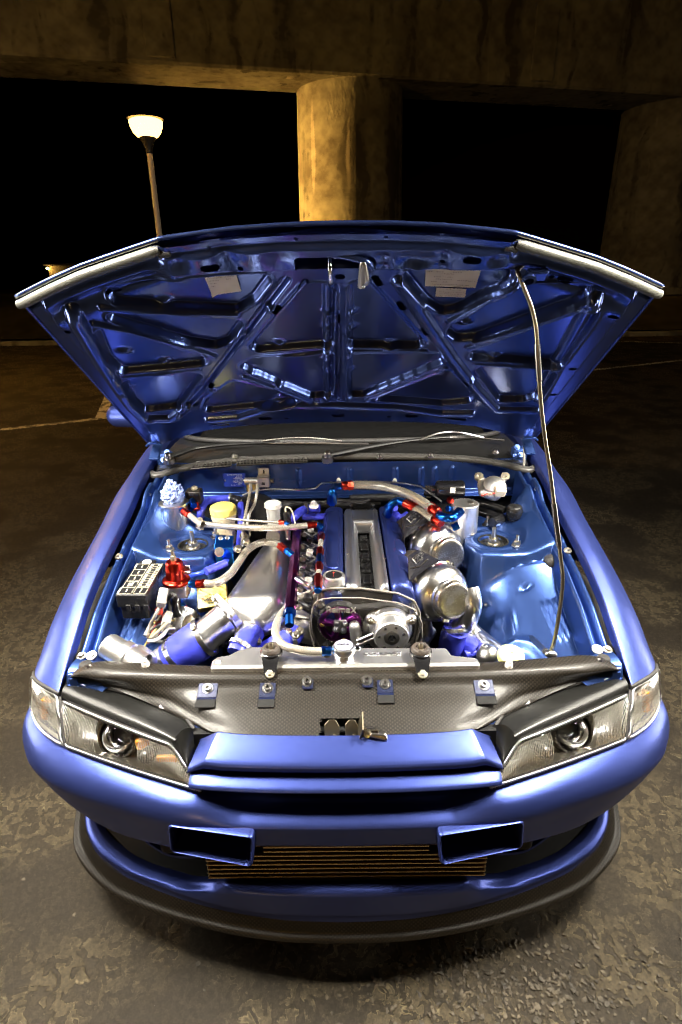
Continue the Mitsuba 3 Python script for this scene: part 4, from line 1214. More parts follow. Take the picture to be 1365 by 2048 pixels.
add(B + 'rubber_grommet', lathe([(.0001, .016), (.012, .014), (.020, .007), (.024, 0), (.025, -.006)], g0, (-.1, -.6, .75), n=24), 'rubber', smooth=60)

# front panel ends beside the radiator (painted) with the hood stops
for sgn in (1, -1):
    P = surf([[A(sgn * .55, .34, .70), A(sgn * .62, .345, .705), A(sgn * .69, .35, .712)], [A(sgn * .55, .30, .70), A(sgn * .64, .305, .702), A(sgn * .695, .31, .705)], [A(sgn * .62, .26, .66), A(sgn * .66, .28, .66), A(sgn * .695, .29, .67)]], 10, 10)
    add(B + 'front_panel_end', thick(P, -.004 * sgn), 'bay_paint', smooth=50)
    add(B + 'hood_stop', lathe([(.0001, .022), (.014, .021), (.017, .016), (.017, .004), (.012, 0), (.010, -.01)], A(sgn * .652, .318, .700), n=20), 'rubber', smooth=50)
    add(B + 'hood_stop__screw', bolt(A(sgn * .655, .362, .712), (0, -.4, 1), .009, .006), 'zinc')
    add(B + 'fender_bracket', cat_(box((sgn * .678, .325, .695), (.020, .07, .006), .002, (0, .3, 1)), box((sgn * .676, .292, .675), (.022, .008, .045), .002)), 'bay_paint')

# firewall with pressed ribs
def wall(X, Z):
    y = 1.205 + 0 * X
    for c in [(0.029,1.2,0.9042),(0.2043,1.2,0.9016),(0.302,1.2,0.886),(0.3535,1.2,0.8853),(0.4207,1.2,0.8782),(-0.1658,1.2,0.897)]:
        y = y - .008 * np.exp(-((X - c[0]) / .007) ** 4) * sstep(.86, .88, Z) * (1 - sstep(.935, .945, Z))
    y = y - .014 * (1 - sstep(.838, .848, Z))
    return y


xs_, zs_ = np.linspace(-.70, .70, 300), np.linspace(.825, .965, 50)
X2, Z2 = np.meshgrid(xs_, zs_, indexing='ij')
low_edge = .0 * X2
fw = np.stack([X2, wall(X2, Z2) + .03 * (np.abs(X2) / .7) ** 4, Z2], -1)
add(B + 'firewall', grid(fw), 'bay_paint', smooth=60)
add(B + 'firewall_flange', box((0, 1.19, .832), (1.30, .03, .006), .002), 'bay_paint')
add(B + 'lower_firewall', box((0, 1.235, .60), (1.42, .02, .45)), 'matt_black')
seal = [A(-.722, 1.165, .945), A(-.690, 1.15, .938), A(-.60, 1.185, .953), A(-.45, 1.215, .966), A(-.2, 1.232, .973), A(0, 1.236, .975), A(.2, 1.232, .973), A(.45, 1.215, .966), A(.60, 1.185, .953), A(.69, 1.15, .938), A(.722, 1.165, .945)]
add(B + 'cowl_seal', tube(seal, .0115, n=14, seg=120), 'seal_grey', smooth=60)
add(B + 'cowl_seal__lip', tube([p + A(0, .012, .007) for p in seal], .006, n=8, seg=100), 'rubber', smooth=60)

# cowl top: plastic panel with its vent grilles
cw = surf([both([(0, 1.245, .972), (.3, 1.238, .970), (.55, 1.215, .958), (.70, 1.19, .945)]), both([(0, 1.30, .982), (.3, 1.30, .980), (.55, 1.29, .972), (.705, 1.28, .965)]), both([(0, 1.37, .980), (.3, 1.38, .978), (.55, 1.42, .972), (.71, 1.47, .968)]), both([(0, 1.44, .970), (.3, 1.455, .968), (.55, 1.51, .964), (.715, 1.62, .962)])], 24, 80)
add(B + 'cowl_panel', grid(cw, flip=True), 'black_plastic', smooth=50)


def cowl_z(x, y):
    i = np.argmin(((cw[..., 0] - x) ** 2 + (cw[..., 1] - y) ** 2).ravel())
    return cw.reshape(-1, 3)[i, 2]


def vent(corners, nx, ny, key):
    a, b, c, d = [np.array(q) for q in corners]
    k = new(B + key)
    P = lambda s, t: (1 - t) * (a + (b - a) * s) + t * (d + (c - d) * s)
    at = lambda s, t, h: A(*P(s, t)[:2], cowl_z(*P(s, t)[:2]) + h)
    fr = np.array([[at(s, t, .004) for s in np.linspace(0, 1, 20)] for t in (0, 1)])
    add(k, grid(fr, flip=True), 'matt_black')
    bars = [tube([at(s, 0, .007), at(s, 1, .007)], .0024, n=6, smooth=False) for s in np.linspace(0, 1, nx)]
    add(k + '__grille', cat_(*bars, *[tube([at(s, t, .008) for s in np.linspace(0, 1, 12)], .0024, n=6, smooth=False) for t in np.linspace(0, 1, ny)]), 'seal_grey', kind='stuff')


vent([(-0.5552,1.2205,0.98),(-0.4217,1.2401,0.98),(-0.4096,1.1505,0.98),(-0.5597,1.1454,0.98)], 12, 4, 'cowl_vent')
vent([(-0.4035,1.2459,0.98),(-0.1336,1.226,0.98),(-0.13,1.1619,0.98),(-0.3873,1.1495,0.98)], 22, 4, 'cowl_vent')
for p in [(-0.4079,1.2294,0.985),(0.1417,1.1894,0.985),(0.3337,1.1993,0.985),(-0.055,1.2055,0.985),(0.5858,1.2331,0.985)]:
    add(B + 'cowl_clip', lathe([(.0001, .012), (.006, .011), (.008, .006), (.012, .004), (.013, 0)], A(*p), (0, -.3, 1), n=14), 'steel')

# wipers
for pts, blade in (([(-0.6474,1.1849,1),(-0.6177,1.236,1),(-0.5723,1.3029,1),(-0.4279,1.3535,1),(-0.2498,1.3739,1)], [(-0.4305,1.3686,1),(-0.1689,1.3695,1),(0.1073,1.3396,1)]), ([(-0.0539,1.1749,1),(0.0303,1.2301,1),(0.1086,1.2815,1),(0.294,1.3747,1),(0.4416,1.4133,1)], [(0.2311,1.3478,1),(0.4443,1.4291,1),(0.6547,1.3702,1)])):
    k = new(B + 'wiper')
    a = [A(*p) for p in pts]
    add(k + '__arm', tube(a, [.011, .012, .010, .007, .006], n=8), 'black_plastic', smooth=50)
    add(k + '__pivot', lathe([(.0001, .030), (.010, .029), (.013, .022), (.013, .010), (.020, .008), (.022, -.01)], a[0] + A(0, 0, -.012), (0, -.25, 1), n=18), 'steel')
    b = [A(*p) + A(0, 0, -.004) for p in blade]
    add(k + '__blade', tube(b, .005, n=8), 'dark_steel', smooth=50)
    add(k + '__blade_bridge', tube([b[0] * .8 + b[2] * .2 + A(0, 0, .012), b[1] + A(0, 0, .022), b[0] * .2 + b[2] * .8 + A(0, 0, .012)], .004, n=6), 'steel', smooth=50)

# ---------------------------------------------------------------- carbon cooling panel over the radiator support
def sym(r):
    return both(r)


PA = [(0, .282, .728), (.27, .288, .728), (.50, .306, .728), (.60, .318, .727), (.645, .312, .722), (.672, .296, .712)]
PB = [(0, .250, .733), (.27, .254, .733), (.50, .270, .731), (.60, .280, .729), (.645, .284, .722), (.676, .288, .708)]
PC = [(0, .240, .728), (.27, .243, .728), (.50, .256, .722), (.60, .266, .715), (.645, .278, .712), (.678, .285, .705)]
PD = [(0, .224, .712), (.27, .228, .712), (.48, .248, .705), (.585, .274, .699), (.645, .290, .698), (.680, .298, .694)]
PE = [(0, .168, .694), (.26, .176, .694), (.44, .232, .686), (.56, .272, .684), (.640, .294, .688), (.682, .302, .690)]
PF = [(0, .114, .669), (.20, .119, .670), (.292, .132, .668), (.352, .166, .662), (.42, .218, .666), (.684, .312, .682)]
pan = surf([both(shift(PA, .004, -.02)), both(PA), both(PB), both(PC), both(PD), both(PE), both(PF)], 90, 330)
pm = grid(pan, flip=True)
LX0, LY0, LX1, LY1 = *(-0.0546,0.1088,0.68)[:2], *(0.0371,0.1513,0.685)[:2]
SX0, SY0, SX1, SY1 = *(0.0351,0.0904,0.678)[:2], *(0.098,0.117,0.68)[:2]


def latch_hole(x, y, z):
    return ((x > LX0) & (x < LX1) & (y > LY0) & (y < LY1)) | ((x > SX0 - .01) & (x < SX1) & (y > SY0 - .02) & (y < SY1))


pm = without(pm, latch_hole)
add(B + 'cooling_panel', pm, 'carbon', smooth=50, label='carbon fibre panel over the radiator support')


def pan_at(x, y):
    i = np.argmin(((pan[..., 0] - x) ** 2 + (pan[..., 1] - y) ** 2).ravel())
    return pan.reshape(-1, 3)[i].copy()


brk = [(-0.3235,0.2221,0.715),(-0.1777,0.2194,0.715),(0.0986,0.2251,0.715),(0.3323,0.2245,0.715)]
for i, p in enumerate(brk):
    q = pan_at(p[0], p[1])
    w = .046 if i in (0, 3) else .038
    k = add(B + 'cooling_panel__bracket', cat_(box(q + A(0, -.001, .003), (w, .036, .004), .001, (0, -.5, 1)), box(q + A(0, -.019, -.006), (w, .010, .004), .001, (0, -.1, 1))), 'bay_paint_dark')
    add(k + '_slot_shade', box(q + A(0, -.034, -.008), (w, .022, .004), .001, (0, -.28, 1)), 'matt_black')  # black plate standing in for the shaded hole below the bracket
    add(B + 'cooling_panel__bolt', bolt(q + A(0, .002, .006), (0, -.5, 1), .0085, .009, socket=True), 'steel')
for p in [(-0.0886,0.2304,0.715),(0.0551,0.2313,0.715)]:
    q = pan_at(p[0], p[1])
    add(B + 'cooling_panel__bracket', box(q + A(.002, -.002, .003), (.026, .026, .004), .002, (0, -.5, 1)), 'bay_paint_dark')
    add(B + 'cooling_panel__bolt', bolt(q + A(0, .002, .006), (0, -.5, 1), .0085, .010, socket=True), 'steel')
for p in [(-0.4914,0.2938,0.735),(0.4035,0.2723,0.735),(-0.3062,0.2823,0.735)]:
    q = pan_at(p[0], p[1])
    add(B + 'cooling_panel__clip', lathe([(.0001, .020), (.006, .019), (.007, .012), (.009, .010), (.010, 0)], q, (0, -.1, 1), n=14), 'white_plastic')
for sgn in (-1, 1):
    q = pan_at(sgn * .632, .296)
    add(B + 'cooling_panel__eyelet', lathe([(.003, .001), (.006, .002), (.007, 0)], q, n=14), 'dark_steel')

# hood latch in its opening
k = new(B + 'hood_latch')
lc = A((LX0 + LX1) / 2, (LY0 + LY1) / 2, .655)
add(k + '__well', cat_(box(lc + A(0, 0, -.03), (LX1 - LX0 + .02, LY1 - LY0 + .03, .004)), box(lc + A(0, (LY1 - LY0) / 2 + .008, -.005), (LX1 - LX0 + .02, .004, .06)), box(A((SX0 + SX1) / 2, (SY0 + SY1) / 2, .640), (SX1 - SX0 + .03, .06, .004))), 'matt_black')
for p0, wd in (((-0.0281,0.1189,0.69), .034), ((0.0162,0.1181,0.69), .030)):
    p0 = A(*p0)
    add(k + '__catch_plate', prism(rounded([(-wd / 2, 0), (-wd / 2, .030), (-wd * .2, .040), (wd * .25, .040), (wd / 2, .026), (wd / 2, 0)], .004), .004, p0 + A(0, 0, -.032), (0, -.8, .6), (1, 0, 0), .001), 'steel_dull')
    add(k + '__rivet', lathe([(.0001, .004), (.004, .003), (.005, 0)], p0 + A(wd * .2, -.006, -.018), (0, -.8, .6), n=12), 'steel_dull')
p0 = A(*(0.0502,0.1144,0.7))
add(k + '__release_arm', cat_(box(p0 + A(-.014, 0, -.005), (.004, .045, .05), .001, (.2, -.3, 1)), box(p0 + A(.006, -.012, -.02), (.036, .004, .034), .001, (0, 0, 1))), 'steel_dull')
add(k + '__pin', lathe([(.0001, .018), (.007, .017), (.008, .014), (.008, 0)], p0 + A(.002, -.012, -.012), (-.2, -.8, .5), n=14), 'zinc')
add(k + '__lever', hull([(*A(*(0.0606,0.1003,0.685)), .006), (*A(*(0.0856,0.099,0.683)), .008), (*A(*(0.0896,0.0933,0.68)), .004)]), 'steel')
add(k + '__spring', tube([p0 + A(-.012, -.010, -.004), p0 + A(-.004, -.02, .008), p0 + A(.010, -.015, .004)], .0018, n=6), 'steel')

# radiator top tank, cap and its two rubber mounts
tank = [p[:2] for p in [(-0.3218,0.2578,0.748),(-0.3243,0.293,0.748),(-0.3148,0.3069,0.748),(-0.2885,0.3125,0.748),(-0.2648,0.3349,0.748),(-0.2324,0.3469,0.748),(-0.1623,0.3455,0.748),(-0.0605,0.3412,0.748),(0.091,0.3359,0.748),(0.258,0.3324,0.748),(0.2674,0.3012,0.748),(0.3265,0.2899,0.748),(0.3306,0.2489,0.748)]]
tank += [(.33, .262), (-.33, .262)]
add(B + 'radiator', prism(rounded(tank, .006), .075, (0, 0, .672), (0, 0, 1), (1, 0, 0), .006), 'brushed', smooth=30, label='brushed aluminium radiator top tank')
tx = A(*(0.0483,0.3056,0.748))
mat_ts = unit(A(1, -.01, 0))
add(B + 'radiator__lettering', text('COOLMAX', .0135, tx + A(0, -.006, .0), (0, 0, 1), mat_ts, .0016), 'polished', smooth=False, kind='stuff')
c0 = A(*(0.0004,0.2937,0.775))
k = new(B + 'radiator_cap')
add(k + '__neck', lathe([(.024, -.03), (.024, -.008), (.028, -.006), (.028, -.002)], c0, n=28), 'polished')
add(k + '__lid', lathe([(.0001, .0090), (.020, .0085), (.026, .006), (.0285, .002), (.029, -.006), (.027, -.010)], c0, n=36), 'polished')
for a_ in (0.1, 3.24):
    add(k + '__ear', hull([(*(c0 + A(.026 * math.cos(a_), .026 * math.sin(a_), -.002)), .005), (*(c0 + A(.036 * math.cos(a_), .036 * math.sin(a_), -.004)), .006)]), 'chrome')
add(k + '__emblem', lathe([(.0001, .0100), (.0215, .0098), (.0225, .0090)], c0, n=36), 'lilac')
add(k + '__lettering', text('nismo', .0078, c0 + A(-.0170, -.003, .0101), (0, 0, 1), (1, 0, 0), .0008), 'print_black', smooth=False, kind='stuff')
for i, p in enumerate([(-0.1766,0.2934,0.772),(0.187,0.2859,0.772)]):
    p = A(*p)
    k = new(B + 'radiator_mount')
    add(k + '__rubber', lathe([(.0001, .004), (.010, .004), (.012, .010), (.019, .010), (.024, .004), (.025, -.006), (.020, -.012)], p, n=28), 'rubber_brown', smooth=50)
    add(k + '__stud', lathe([(.0001, .022), (.005, .021), (.006, .018), (.006, .004)], p, n=12), 'zinc')
    b_ = [A(0, -.020, -.008), A(0, -.030, -.016), A(0, -.040, -.032), A(0, -.052, -.040)]
    add(k + '__strap', thick(np.array([[p + q + A(s * (.021 - .003 * j), 0, 0) for s in (-1, -.92, 0, .92, 1)] for j, q in enumerate(b_)]), .004), 'gloss_black', smooth=40)
    add(k + '__ring', lathe([(.021, -.014), (.027, -.010), (.027, -.002), (.024, .0)], p, n=28), 'gloss_black', smooth=50)
    add(k + '__bolt', bolt(p + A(0, -.046, -.034), (0, -.5, 1), .008, .007), 'zinc')

mat('rubber_brown', (0.045, 0.036, 0.030), 0.5)
mat('lilac', (0.35, 0.36, 0.48), 0.35, metallic=.3)
mat('bay_paint_dark', (0.004, 0.009, 0.042), 0.3, metallic=.4, clear=1.0)
metal('steel_dull', (0.16, 0.14, 0.10), 0.4)


# ---------------------------------------------------------------- engine
E_ = B + 'engine__'
add(E_ + 'block', cat_(box((.065, .84, .60), (.24, .62, .30), .02), box((.065, .52, .50), (.26, .06, .30), .02)), 'matt_black')


def extrude_y(prof, y0, y1, key, material, n=24, close=0.018, smooth=50):
    """A lengthwise moulding: the (x, z) profile run from y0 to y1 with rounded ends."""
    prof = curve([(p[0], p[1], 0) for p in prof], 40)[:, :2]
    cx, cz = prof.mean(0)
    zb = prof[:, 1].min()
    rows = []
    for y, f in [(y0 - .002, None)] + [(y, 1) for y in np.linspace(y0, y1, n)] + [(y1 + .002, None)]:
        k = 1.0 if f else .0
        d = min(y - y0, y1 - y) if f else 0
        q = 1 - (1 - min(1, max(d, 0) / close)) ** 2 if f else 0
        s = .90 + .10 * math.sqrt(max(q, 0))
        rows.append([A(cx + (p[0] - cx) * s, y, zb + (p[1] - zb) * s) if f else A(cx + (p[0] - cx) * .88, y, zb + (p[1] - zb) * .0) for p in prof])
    add(key, grid(np.array(rows), flip=True), material, smooth=smooth)


VY0, VY1 = .512, 1.135
extrude_y([(-.074, .70), (-.072, .775), (-.064, .808), (-.045, .820), (-.018, .821), (-.002, .814), (.002, .79), (.003, .72)], VY0, VY1, E_ + 'valve_cover', 'paint')
extrude_y([(.132, .72), (.133, .79), (.138, .815), (.155, .822), (.178, .818), (.195, .800), (.205, .765), (.208, .70)], VY0, VY1, E_ + 'valve_cover', 'paint')
pad = rounded([(-.058, .660), (-.058, 1.07), (-.010, 1.07), (-.010, .622), (-.030, .612), (-.050, .628)], .012)
add(E_ + 'cover_pad', prism(pad, .010, (0, 0, .8135), (0, 0, 1), (1, 0, 0), .006), 'paint')
for (x, y) in ((.176, .78), (.180, .66), (.176, .92)):
    add(E_ + 'cover_boss', hull([(x, y - .03, .798, .026), (x, y + .03, .798, .026)]), 'paint', smooth=60)
# plug cover between the cams: sides polished, a long open slot in the middle
for prof in ([(.004, .74), (.0045, .800), (.010, .815), (.022, .819), (.036, .814), (.046, .800), (.052, .778), (.054, .74)], [(.094, .74), (.096, .778), (.101, .800), (.112, .815), (.122, .818), (.128, .812), (.131, .79), (.131, .74)]):
    extrude_y(prof, VY0 + .004, VY1 - .02, E_ + 'plug_cover', 'black_chrome_blue', close=.03)
add(E_ + 'plug_cover_end', cat_(rbox((.073, 1.055, .792), (.10, .14, .05), .018), rbox((.073, 1.00, .782), (.05, .03, .04), .010)), 'black_chrome_blue', smooth=60)
add(E_ + 'plug_well', box((.073, .78, .74), (.05, .52, .01)), 'matt_black')
for i in range(6):
    add(E_ + 'ignition_coil', rbox((.073, .585 + i * .076, .750), (.028, .044, .026), .006), 'black_plastic', smooth=50)
fin = []
for i in range(18):
    fin.append(box((.040 + i * .0040, 1.105, .822), (.0018, .030, .012)))
add(E_ + 'finned_plate', cat_(box((.074, 1.105, .816), (.084, .036, .006), .002), *fin), 'gloss_black', smooth=30)
for x in (.036, .112):
    add(E_ + 'finned_plate__screw', bolt(A(x, 1.122, .821), (0, 0, 1), .006, .006), 'steel')
for p in [(0.0102,0.8693,0.822),(0.0136,0.7123,0.822),(0.1265,0.6751,0.822),(0.0078,1.0259,0.822)]:
    add(E_ + 'cover_screw', bolt(A(*p), (0, 0, 1), .0042, .003, False), 'zinc')
# oil filler cap
c0 = A(*(-0.0259,0.5438,0.825))
add(E_ + 'oil_filler_cap', lathe([(.0305, -.016), (.032, -.014), (.0325, .010), (.030, .016), (.0255, .018), (.0245, .014), (.0001, .014)], c0, n=36), 'brushed', smooth=40, label='round aluminium oil filler cap')
add(E_ + 'cap_face', lathe([(.0001, .0165), (.0225, .0162), (.0235, .0145)], c0, n=32), 'gloss_black')
add(E_ + 'cap_mark', cat_(box(c0 + A(0, .014, .0168), (.006, .003, .0006)), box(c0 + A(0, 0, .0168), (.0012, .026, .0006))), 'red_plastic')

# clear timing cover with the cam pulleys behind it
TC = [(-.078, .800), (-.090, .752), (-.094, .706), (-.082, .650), (-.066, .610), (.175, .606), (.204, .622), (.218, .690), (.214, .735), (.196, .775), (.150, .798), (.046, .815), (-.030, .816), (-.060, .812)]
tc = rounded(TC, .012)
ring = np.array(tc.exterior.coords)[:-1]
cen = ring.mean(0)


def shell(scale_y):
    rows = []
    for s, y in scale_y:
        q = cen + (ring - cen) * s
        rows.append([A(p[0], y, p[1]) for p in q])
    return np.array(rows)


m = grid(shell([(1.0, .515), (1.0, .470), (.985, .460), (.95, .4545), (.6, .4535), (.001, .4535)]), closed_u=True)
add(E_ + 'timing_cover', m, 'clear_cover', smooth=50, label='clear plastic timing cover')
add(E_ + 'timing_cover_rim', cat_(tube([A(p[0], .462, p[1]) for p in (cen + (ring - cen) * .993)] + [A(ring[0][0], .462, ring[0][1])], .0028, n=6, smooth=False, cap=False), tube([A(p[0], .512, p[1]) for p in ring] + [A(ring[0][0], .512, ring[0][1])], .004, n=6, smooth=False, cap=False)), 'clear_ridge', smooth=60, kind='stuff')
add(E_ + 'timing_backplate', prism(tc.buffer(-.004), .004, (0, .516, 0), (0, -1, 0), (1, 0, 0)), 'dark_backplate')
for p in ((-0.0617,0.455,0.797), (0.1916,0.455,0.7588)):
    add(E_ + 'timing_cover_screw', cat_(lathe([(.011, -.05), (.013, -.002), (.012, .003), (.008, .004)], A(*p), (0, -1, 0), n=20), bolt(A(*p), (0, -1, 0), .0075, .004, False, True)), 'steel')
pc = A(*(-0.0093,0.488,0.718))
AX = A(0, -1, 0)
teeth = [place(box((.062, 0, 0), (.004, .0034, .016), .0006), pc, AX, A(math.cos(t), 0, math.sin(t))) for t in np.arange(48) * 2 * np.pi / 48]
add(E_ + 'cam_pulley', cat_(lathe([(.044, -.008), (.057, -.008), (.059, -.004), (.059, .006), (.056, .008), (.046, .008), (.044, .004), (.044, -.008)], pc, AX, n=56), *[place(hull([(.012, 0, 0, .009), (.048, 0, 0, .011)]), pc, AX, A(math.cos(t), 0, math.sin(t))) for t in (.5, 1.76, 3.0, 4.28, 5.5)]), 'anodised_purple', smooth=40, label='purple adjustable cam pulley')
add(E_ + 'pulley_teeth', cat_(*teeth), 'dark_steel', smooth=False, kind='stuff')
add(E_ + 'pulley_hub', rbox(pc + A(0, -.012, 0), (.036, .008, .040), .004), 'brushed')
for a_ in (.6, 2.2, 3.75, 5.3):
    add(E_ + 'pulley_bolt', bolt(pc + A(.016 * math.cos(a_), -.016, .016 * math.sin(a_)), AX, .0058, .005, True, True), 'polished')
for a_ in (3.1, 4.9):
    add(E_ + 'pulley_bolt', bolt(pc + A(.050 * math.cos(a_), -.009, .050 * math.sin(a_)), AX, .0045, .004, True, True), 'gold')
pc2 = A(*(0.1217,0.485,0.7066))
add(E_ + 'exhaust_pulley', cat_(lathe([(.02, -.004), (.066, -.004), (.070, 0), (.070, .012), (.064, .016), (.050, .016), (.048, .012)], pc2, AX, n=56)), 'steel', smooth=40)
ca = A(*(0.1281,0.43,0.7208))
add(E_ + 'angle_sensor', lathe([(.058, -.050), (.058, -.020), (.054, -.016), (.050, -.014), (.048, .014), (.044, .019), (.030, .020), (.021, .020), (.020, .017), (.0001, .017)], ca, AX, n=48), 'brushed', smooth=35)
add(E_ + 'sensor_hub', lathe([(.0105, .019), (.0105, .0225), (.0200, .0215), (.0205, .018)], ca, AX, n=32), 'steel')
add(E_ + 'sensor_bore', lathe([(.0001, .0205), (.010, .0205)], ca, AX, n=24), 'gloss_black')
for a_ in (.35, 1.25, 2.1, 3.0, 4.1, 5.2):
    add(E_ + 'sensor_screw', bolt(ca + A(.034 * math.cos(a_), -.0195, .034 * math.sin(a_)), AX, .0038, .002, False, True), 'dark_steel')
for a_ in (.55, 2.55):
    p = ca + A(.066 * math.cos(a_), .022, .066 * math.sin(a_))
    add(E_ + 'sensor_ear', cat_(hull([(*p, .013), (*(ca + A(.045 * math.cos(a_), .022, .045 * math.sin(a_))), .016)])), 'brushed', smooth=50)
    add(E_ + 'sensor_ear_bolt', bolt(p + A(0, -.013, 0), AX, .007, .006, True, True), 'zinc')
for dz in (0, -.014):
    add(E_ + 'sensor_plug', tube([ca + A(-.044, .01, -.004 + dz), ca + A(-.090, .012, -.030 + dz)], .0062, n=12, smooth=False), 'steel')
add(E_ + 'belt_tensioner', hull([(*(ca + A(-.098, .03, .006)), .016), (*(ca + A(-.090, .03, -.05)), .018)]), 'cast', smooth=50)
belt = [pc + A(.064 * math.cos(t), 0, .064 * math.sin(t)) for t in np.linspace(2.6, .9, 14)] + [pc2 + A(.074 * math.cos(t), 0, .074 * math.sin(t)) for t in np.linspace(1.9, -.6, 16)]
add(E_ + 'timing_belt', thick(np.array([[p + A(0, d, 0) for d in (-.012, .012)] for p in belt]), .003), 'rubber', smooth=50)
t0 = A(*(-0.0473,0.4515,0.7787))
add(E_ + 'cover_lettering', text('ReimaX', .0165, t0, AX, unit(A(1, 0, -.045)), .0022), 'clear_ridge', smooth=False, kind='stuff')
mat('dark_backplate', (0.035, 0.032, 0.028), 0.35)
mat('clear_ridge', (0.20, 0.185, 0.16), 0.3)
mat('shield_black', (0.012, 0.012, 0.016), 0.22, clear=0.5)
metal('black_chrome_blue', (0.66, 0.66, 0.67), 0.36)

# intake: plenum, throttle body, fuel rail, injectors
pl = []
for x, y, z, r in ((*(-0.2292,1.0189,0.74), .040), (*(-0.2246,0.9053,0.745), .050), (*(-0.2102,0.593,0.725), .055), (*(-0.2263,0.7444,0.735), .058), (*(-0.3118,0.6035,0.715), .050), (*(-0.2445,0.5629,0.705), .052), (*(-0.188,0.5858,0.712), .042)):
    pl.append((x, y, z - r * .35, r))
add(E_ + 'intake_plenum', hull(pl, 3), 'plenum_metal', smooth=60, label='large polished aluminium intake plenum')
metal('plenum_metal', proc(lambda p, n, uv: mix([0.60, 0.58, 0.54], [0.80, 0.79, 0.76], fbm(p.x * 25, p.y * 25, p.z * 25, octaves=3))), 0.32)
for i in range(6):
    y = .58 + i * .085
    add(E_ + 'intake_runner', tube([A(-.18, y, .70), A(-.13, y, .705), A(-.075, y, .69)], .022, n=14), 'cast', smooth=60)
fr = [(-0.1608,1.0064,0.79),(-0.1542,0.7745,0.79),(-0.1482,0.5953,0.79),(-0.1427,0.4407,0.79)]
fr = [A(*p) for p in fr]
fr = [fr[0] + (fr[-1] - fr[0]) * t for t in (0, .33, .66, 1)]
add(E_ + 'fuel_rail', tube(fr, .0165, n=8, smooth=False), 'anodised_purple', smooth=20, label='purple anodised fuel rail')
add(E_ + 'rail_fitting', cat_(tube([fr[-1], fr[-1] + A(0, -.018, -.004)], .0165, n=6, smooth=False), tube([fr[-1] + A(0, -.018, -.004), fr[-1] + A(.002, -.045, -.016)], .012, n=10, smooth=False)), 'anodised_blue', smooth=25)
rng = np.random.default_rng(9)
for i in range(6):
    t = (i + .5) / 6
    p = fr[0] + (fr[-1] - fr[0]) * t
    k = new(E_ + 'injector')
    a = p + A(.018, 0, -.004)
    add(k, cat_(tube([a, a + A(.03, 0, -.02), a + A(.055, 0, -.045)], [.011, .011, .008], n=12)), 'black_plastic', smooth=50)
    add(E_ + 'injector_plug', rbox(a + A(.028, .018, .004), (.022, .030, .020), .005, (.2, .1, 1)), 'black_plastic' if i % 2 else 'grey_plastic', smooth=50)
    add(E_ + 'rail_bolt', cat_(bolt(p + A(.024, -.026, -.002), (.3, -.2, 1), .007, .008)), 'zinc')
    add(E_ + 'runner_bolt', bolt(p + A(.058, .012, -.030), (.5, 0, 1), .007, .008), 'steel')
    add(E_ + 'injector_wire', tube([a + A(.03, .03, .01), a + A(.05, .045, .018), a + A(.048, .07, .006), a + A(.03, .085, .008)], .0035, n=6), 'rubber', smooth=50)
add(E_ + 'rail_standoff', tube([A(*(-0.1377,0.5979,0.8)), A(*(-0.1079,0.5796,0.79)), A(*(-0.0941,0.5823,0.775))], [.008, .010, .012], n=12), 'polished', smooth=60)
# cast clutter below the rail, beside the timing cover
for p, s in (((-0.1318,0.6081,0.68), .022), ((-0.1454,0.577,0.66), .024), ((-0.1123,0.5654,0.655), .028), ((-0.122,0.5294,0.65), .020), ((-0.0978,0.582,0.67), .018)):
    add(E_ + 'coolant_housing', hull([(*A(*p), s), (*(A(*p) + A(.025, .01, -.02)), s * .8), (*(A(*p) + A(-.01, .02, .012)), s * .6)]), 'cast', smooth=60)
for p in [(-0.1503,0.6206,0.69),(-0.1239,0.4955,0.69),(-0.1039,0.5998,0.69),(-0.1337,0.4761,0.69)]:
    add(E_ + 'housing_bolt', bolt(A(*p), (0, -.4, 1), .008, .009), 'zinc')

# throttle body and the blue silicone joint in front of it
tb0, tb1 = A(*(-0.3322,0.5281,0.715)), A(*(-0.4059,0.4749,0.675))
ta = unit(tb1 - tb0)
L = np.linalg.norm(tb1 - tb0)
k = new(E_ + 'throttle_body')
add(k, lathe([(.060, -.02), (.060, .0), (.050, .004), (.047, .02), (.047, L - .03), (.050, L - .026), (.050, L)], tb0, ta, n=44), 'polished', smooth=40)
fl = rounded([(-.062, -.050), (.062, -.050), (.070, -.02), (.070, .02), (.062, .050), (-.062, .050), (-.070, .02), (-.070, -.02)], .012)
add(E_ + 'throttle_flange', prism(fl, .014, tb0 - ta * .018, ta, (1, .9, .1), .002), 'brushed')
fx_ = frame(ta, (1, .9, .1))
for a_, b_ in ((-.056, .040), (.056, .040), (-.056, -.040), (.056, -.040)):
    add(E_ + 'throttle_bolt', bolt(tb0 + fx_ @ A(a_, b_, -.003), ta, .0085, .008), 'zinc')
add(E_ + 'throttle_drum', cat_(lathe([(.0001, .012), (.012, .012), (.014, .006), (.030, .004), (.033, 0), (.030, -.004)], A(*(-0.4417,0.5125,0.7)), (-.75, -.55, .45), n=32)), 'zinc', smooth=40)
add(E_ + 'throttle_sensor', rbox(A(*(-0.2768,0.4988,0.69)), (.05, .045, .05), .010, (.7, -.3, .6)), 'cast', smooth=50)
for p in [(-0.295,0.4942,0.7),(-0.252,0.4592,0.7),(-0.2707,0.4292,0.7)]:
    add(E_ + 'sensor_bracket', hull([(*A(*p), .012), (*(A(*p) + A(.018, -.01, -.012)), .009)]), 'zinc', smooth=50)
hs = [A(*p) for p in ((-0.3922,0.4798,0.683), (-0.4202,0.4723,0.667), (-0.4522,0.4686,0.65), (-0.4842,0.4665,0.625))]
add(B + 'silicone_hose', tube(hs, [.056, .056, .052, .050], n=32), 'silicone', smooth=60, label='fat blue silicone hose in front of the throttle body')
ha = unit(hs[3] - hs[2])
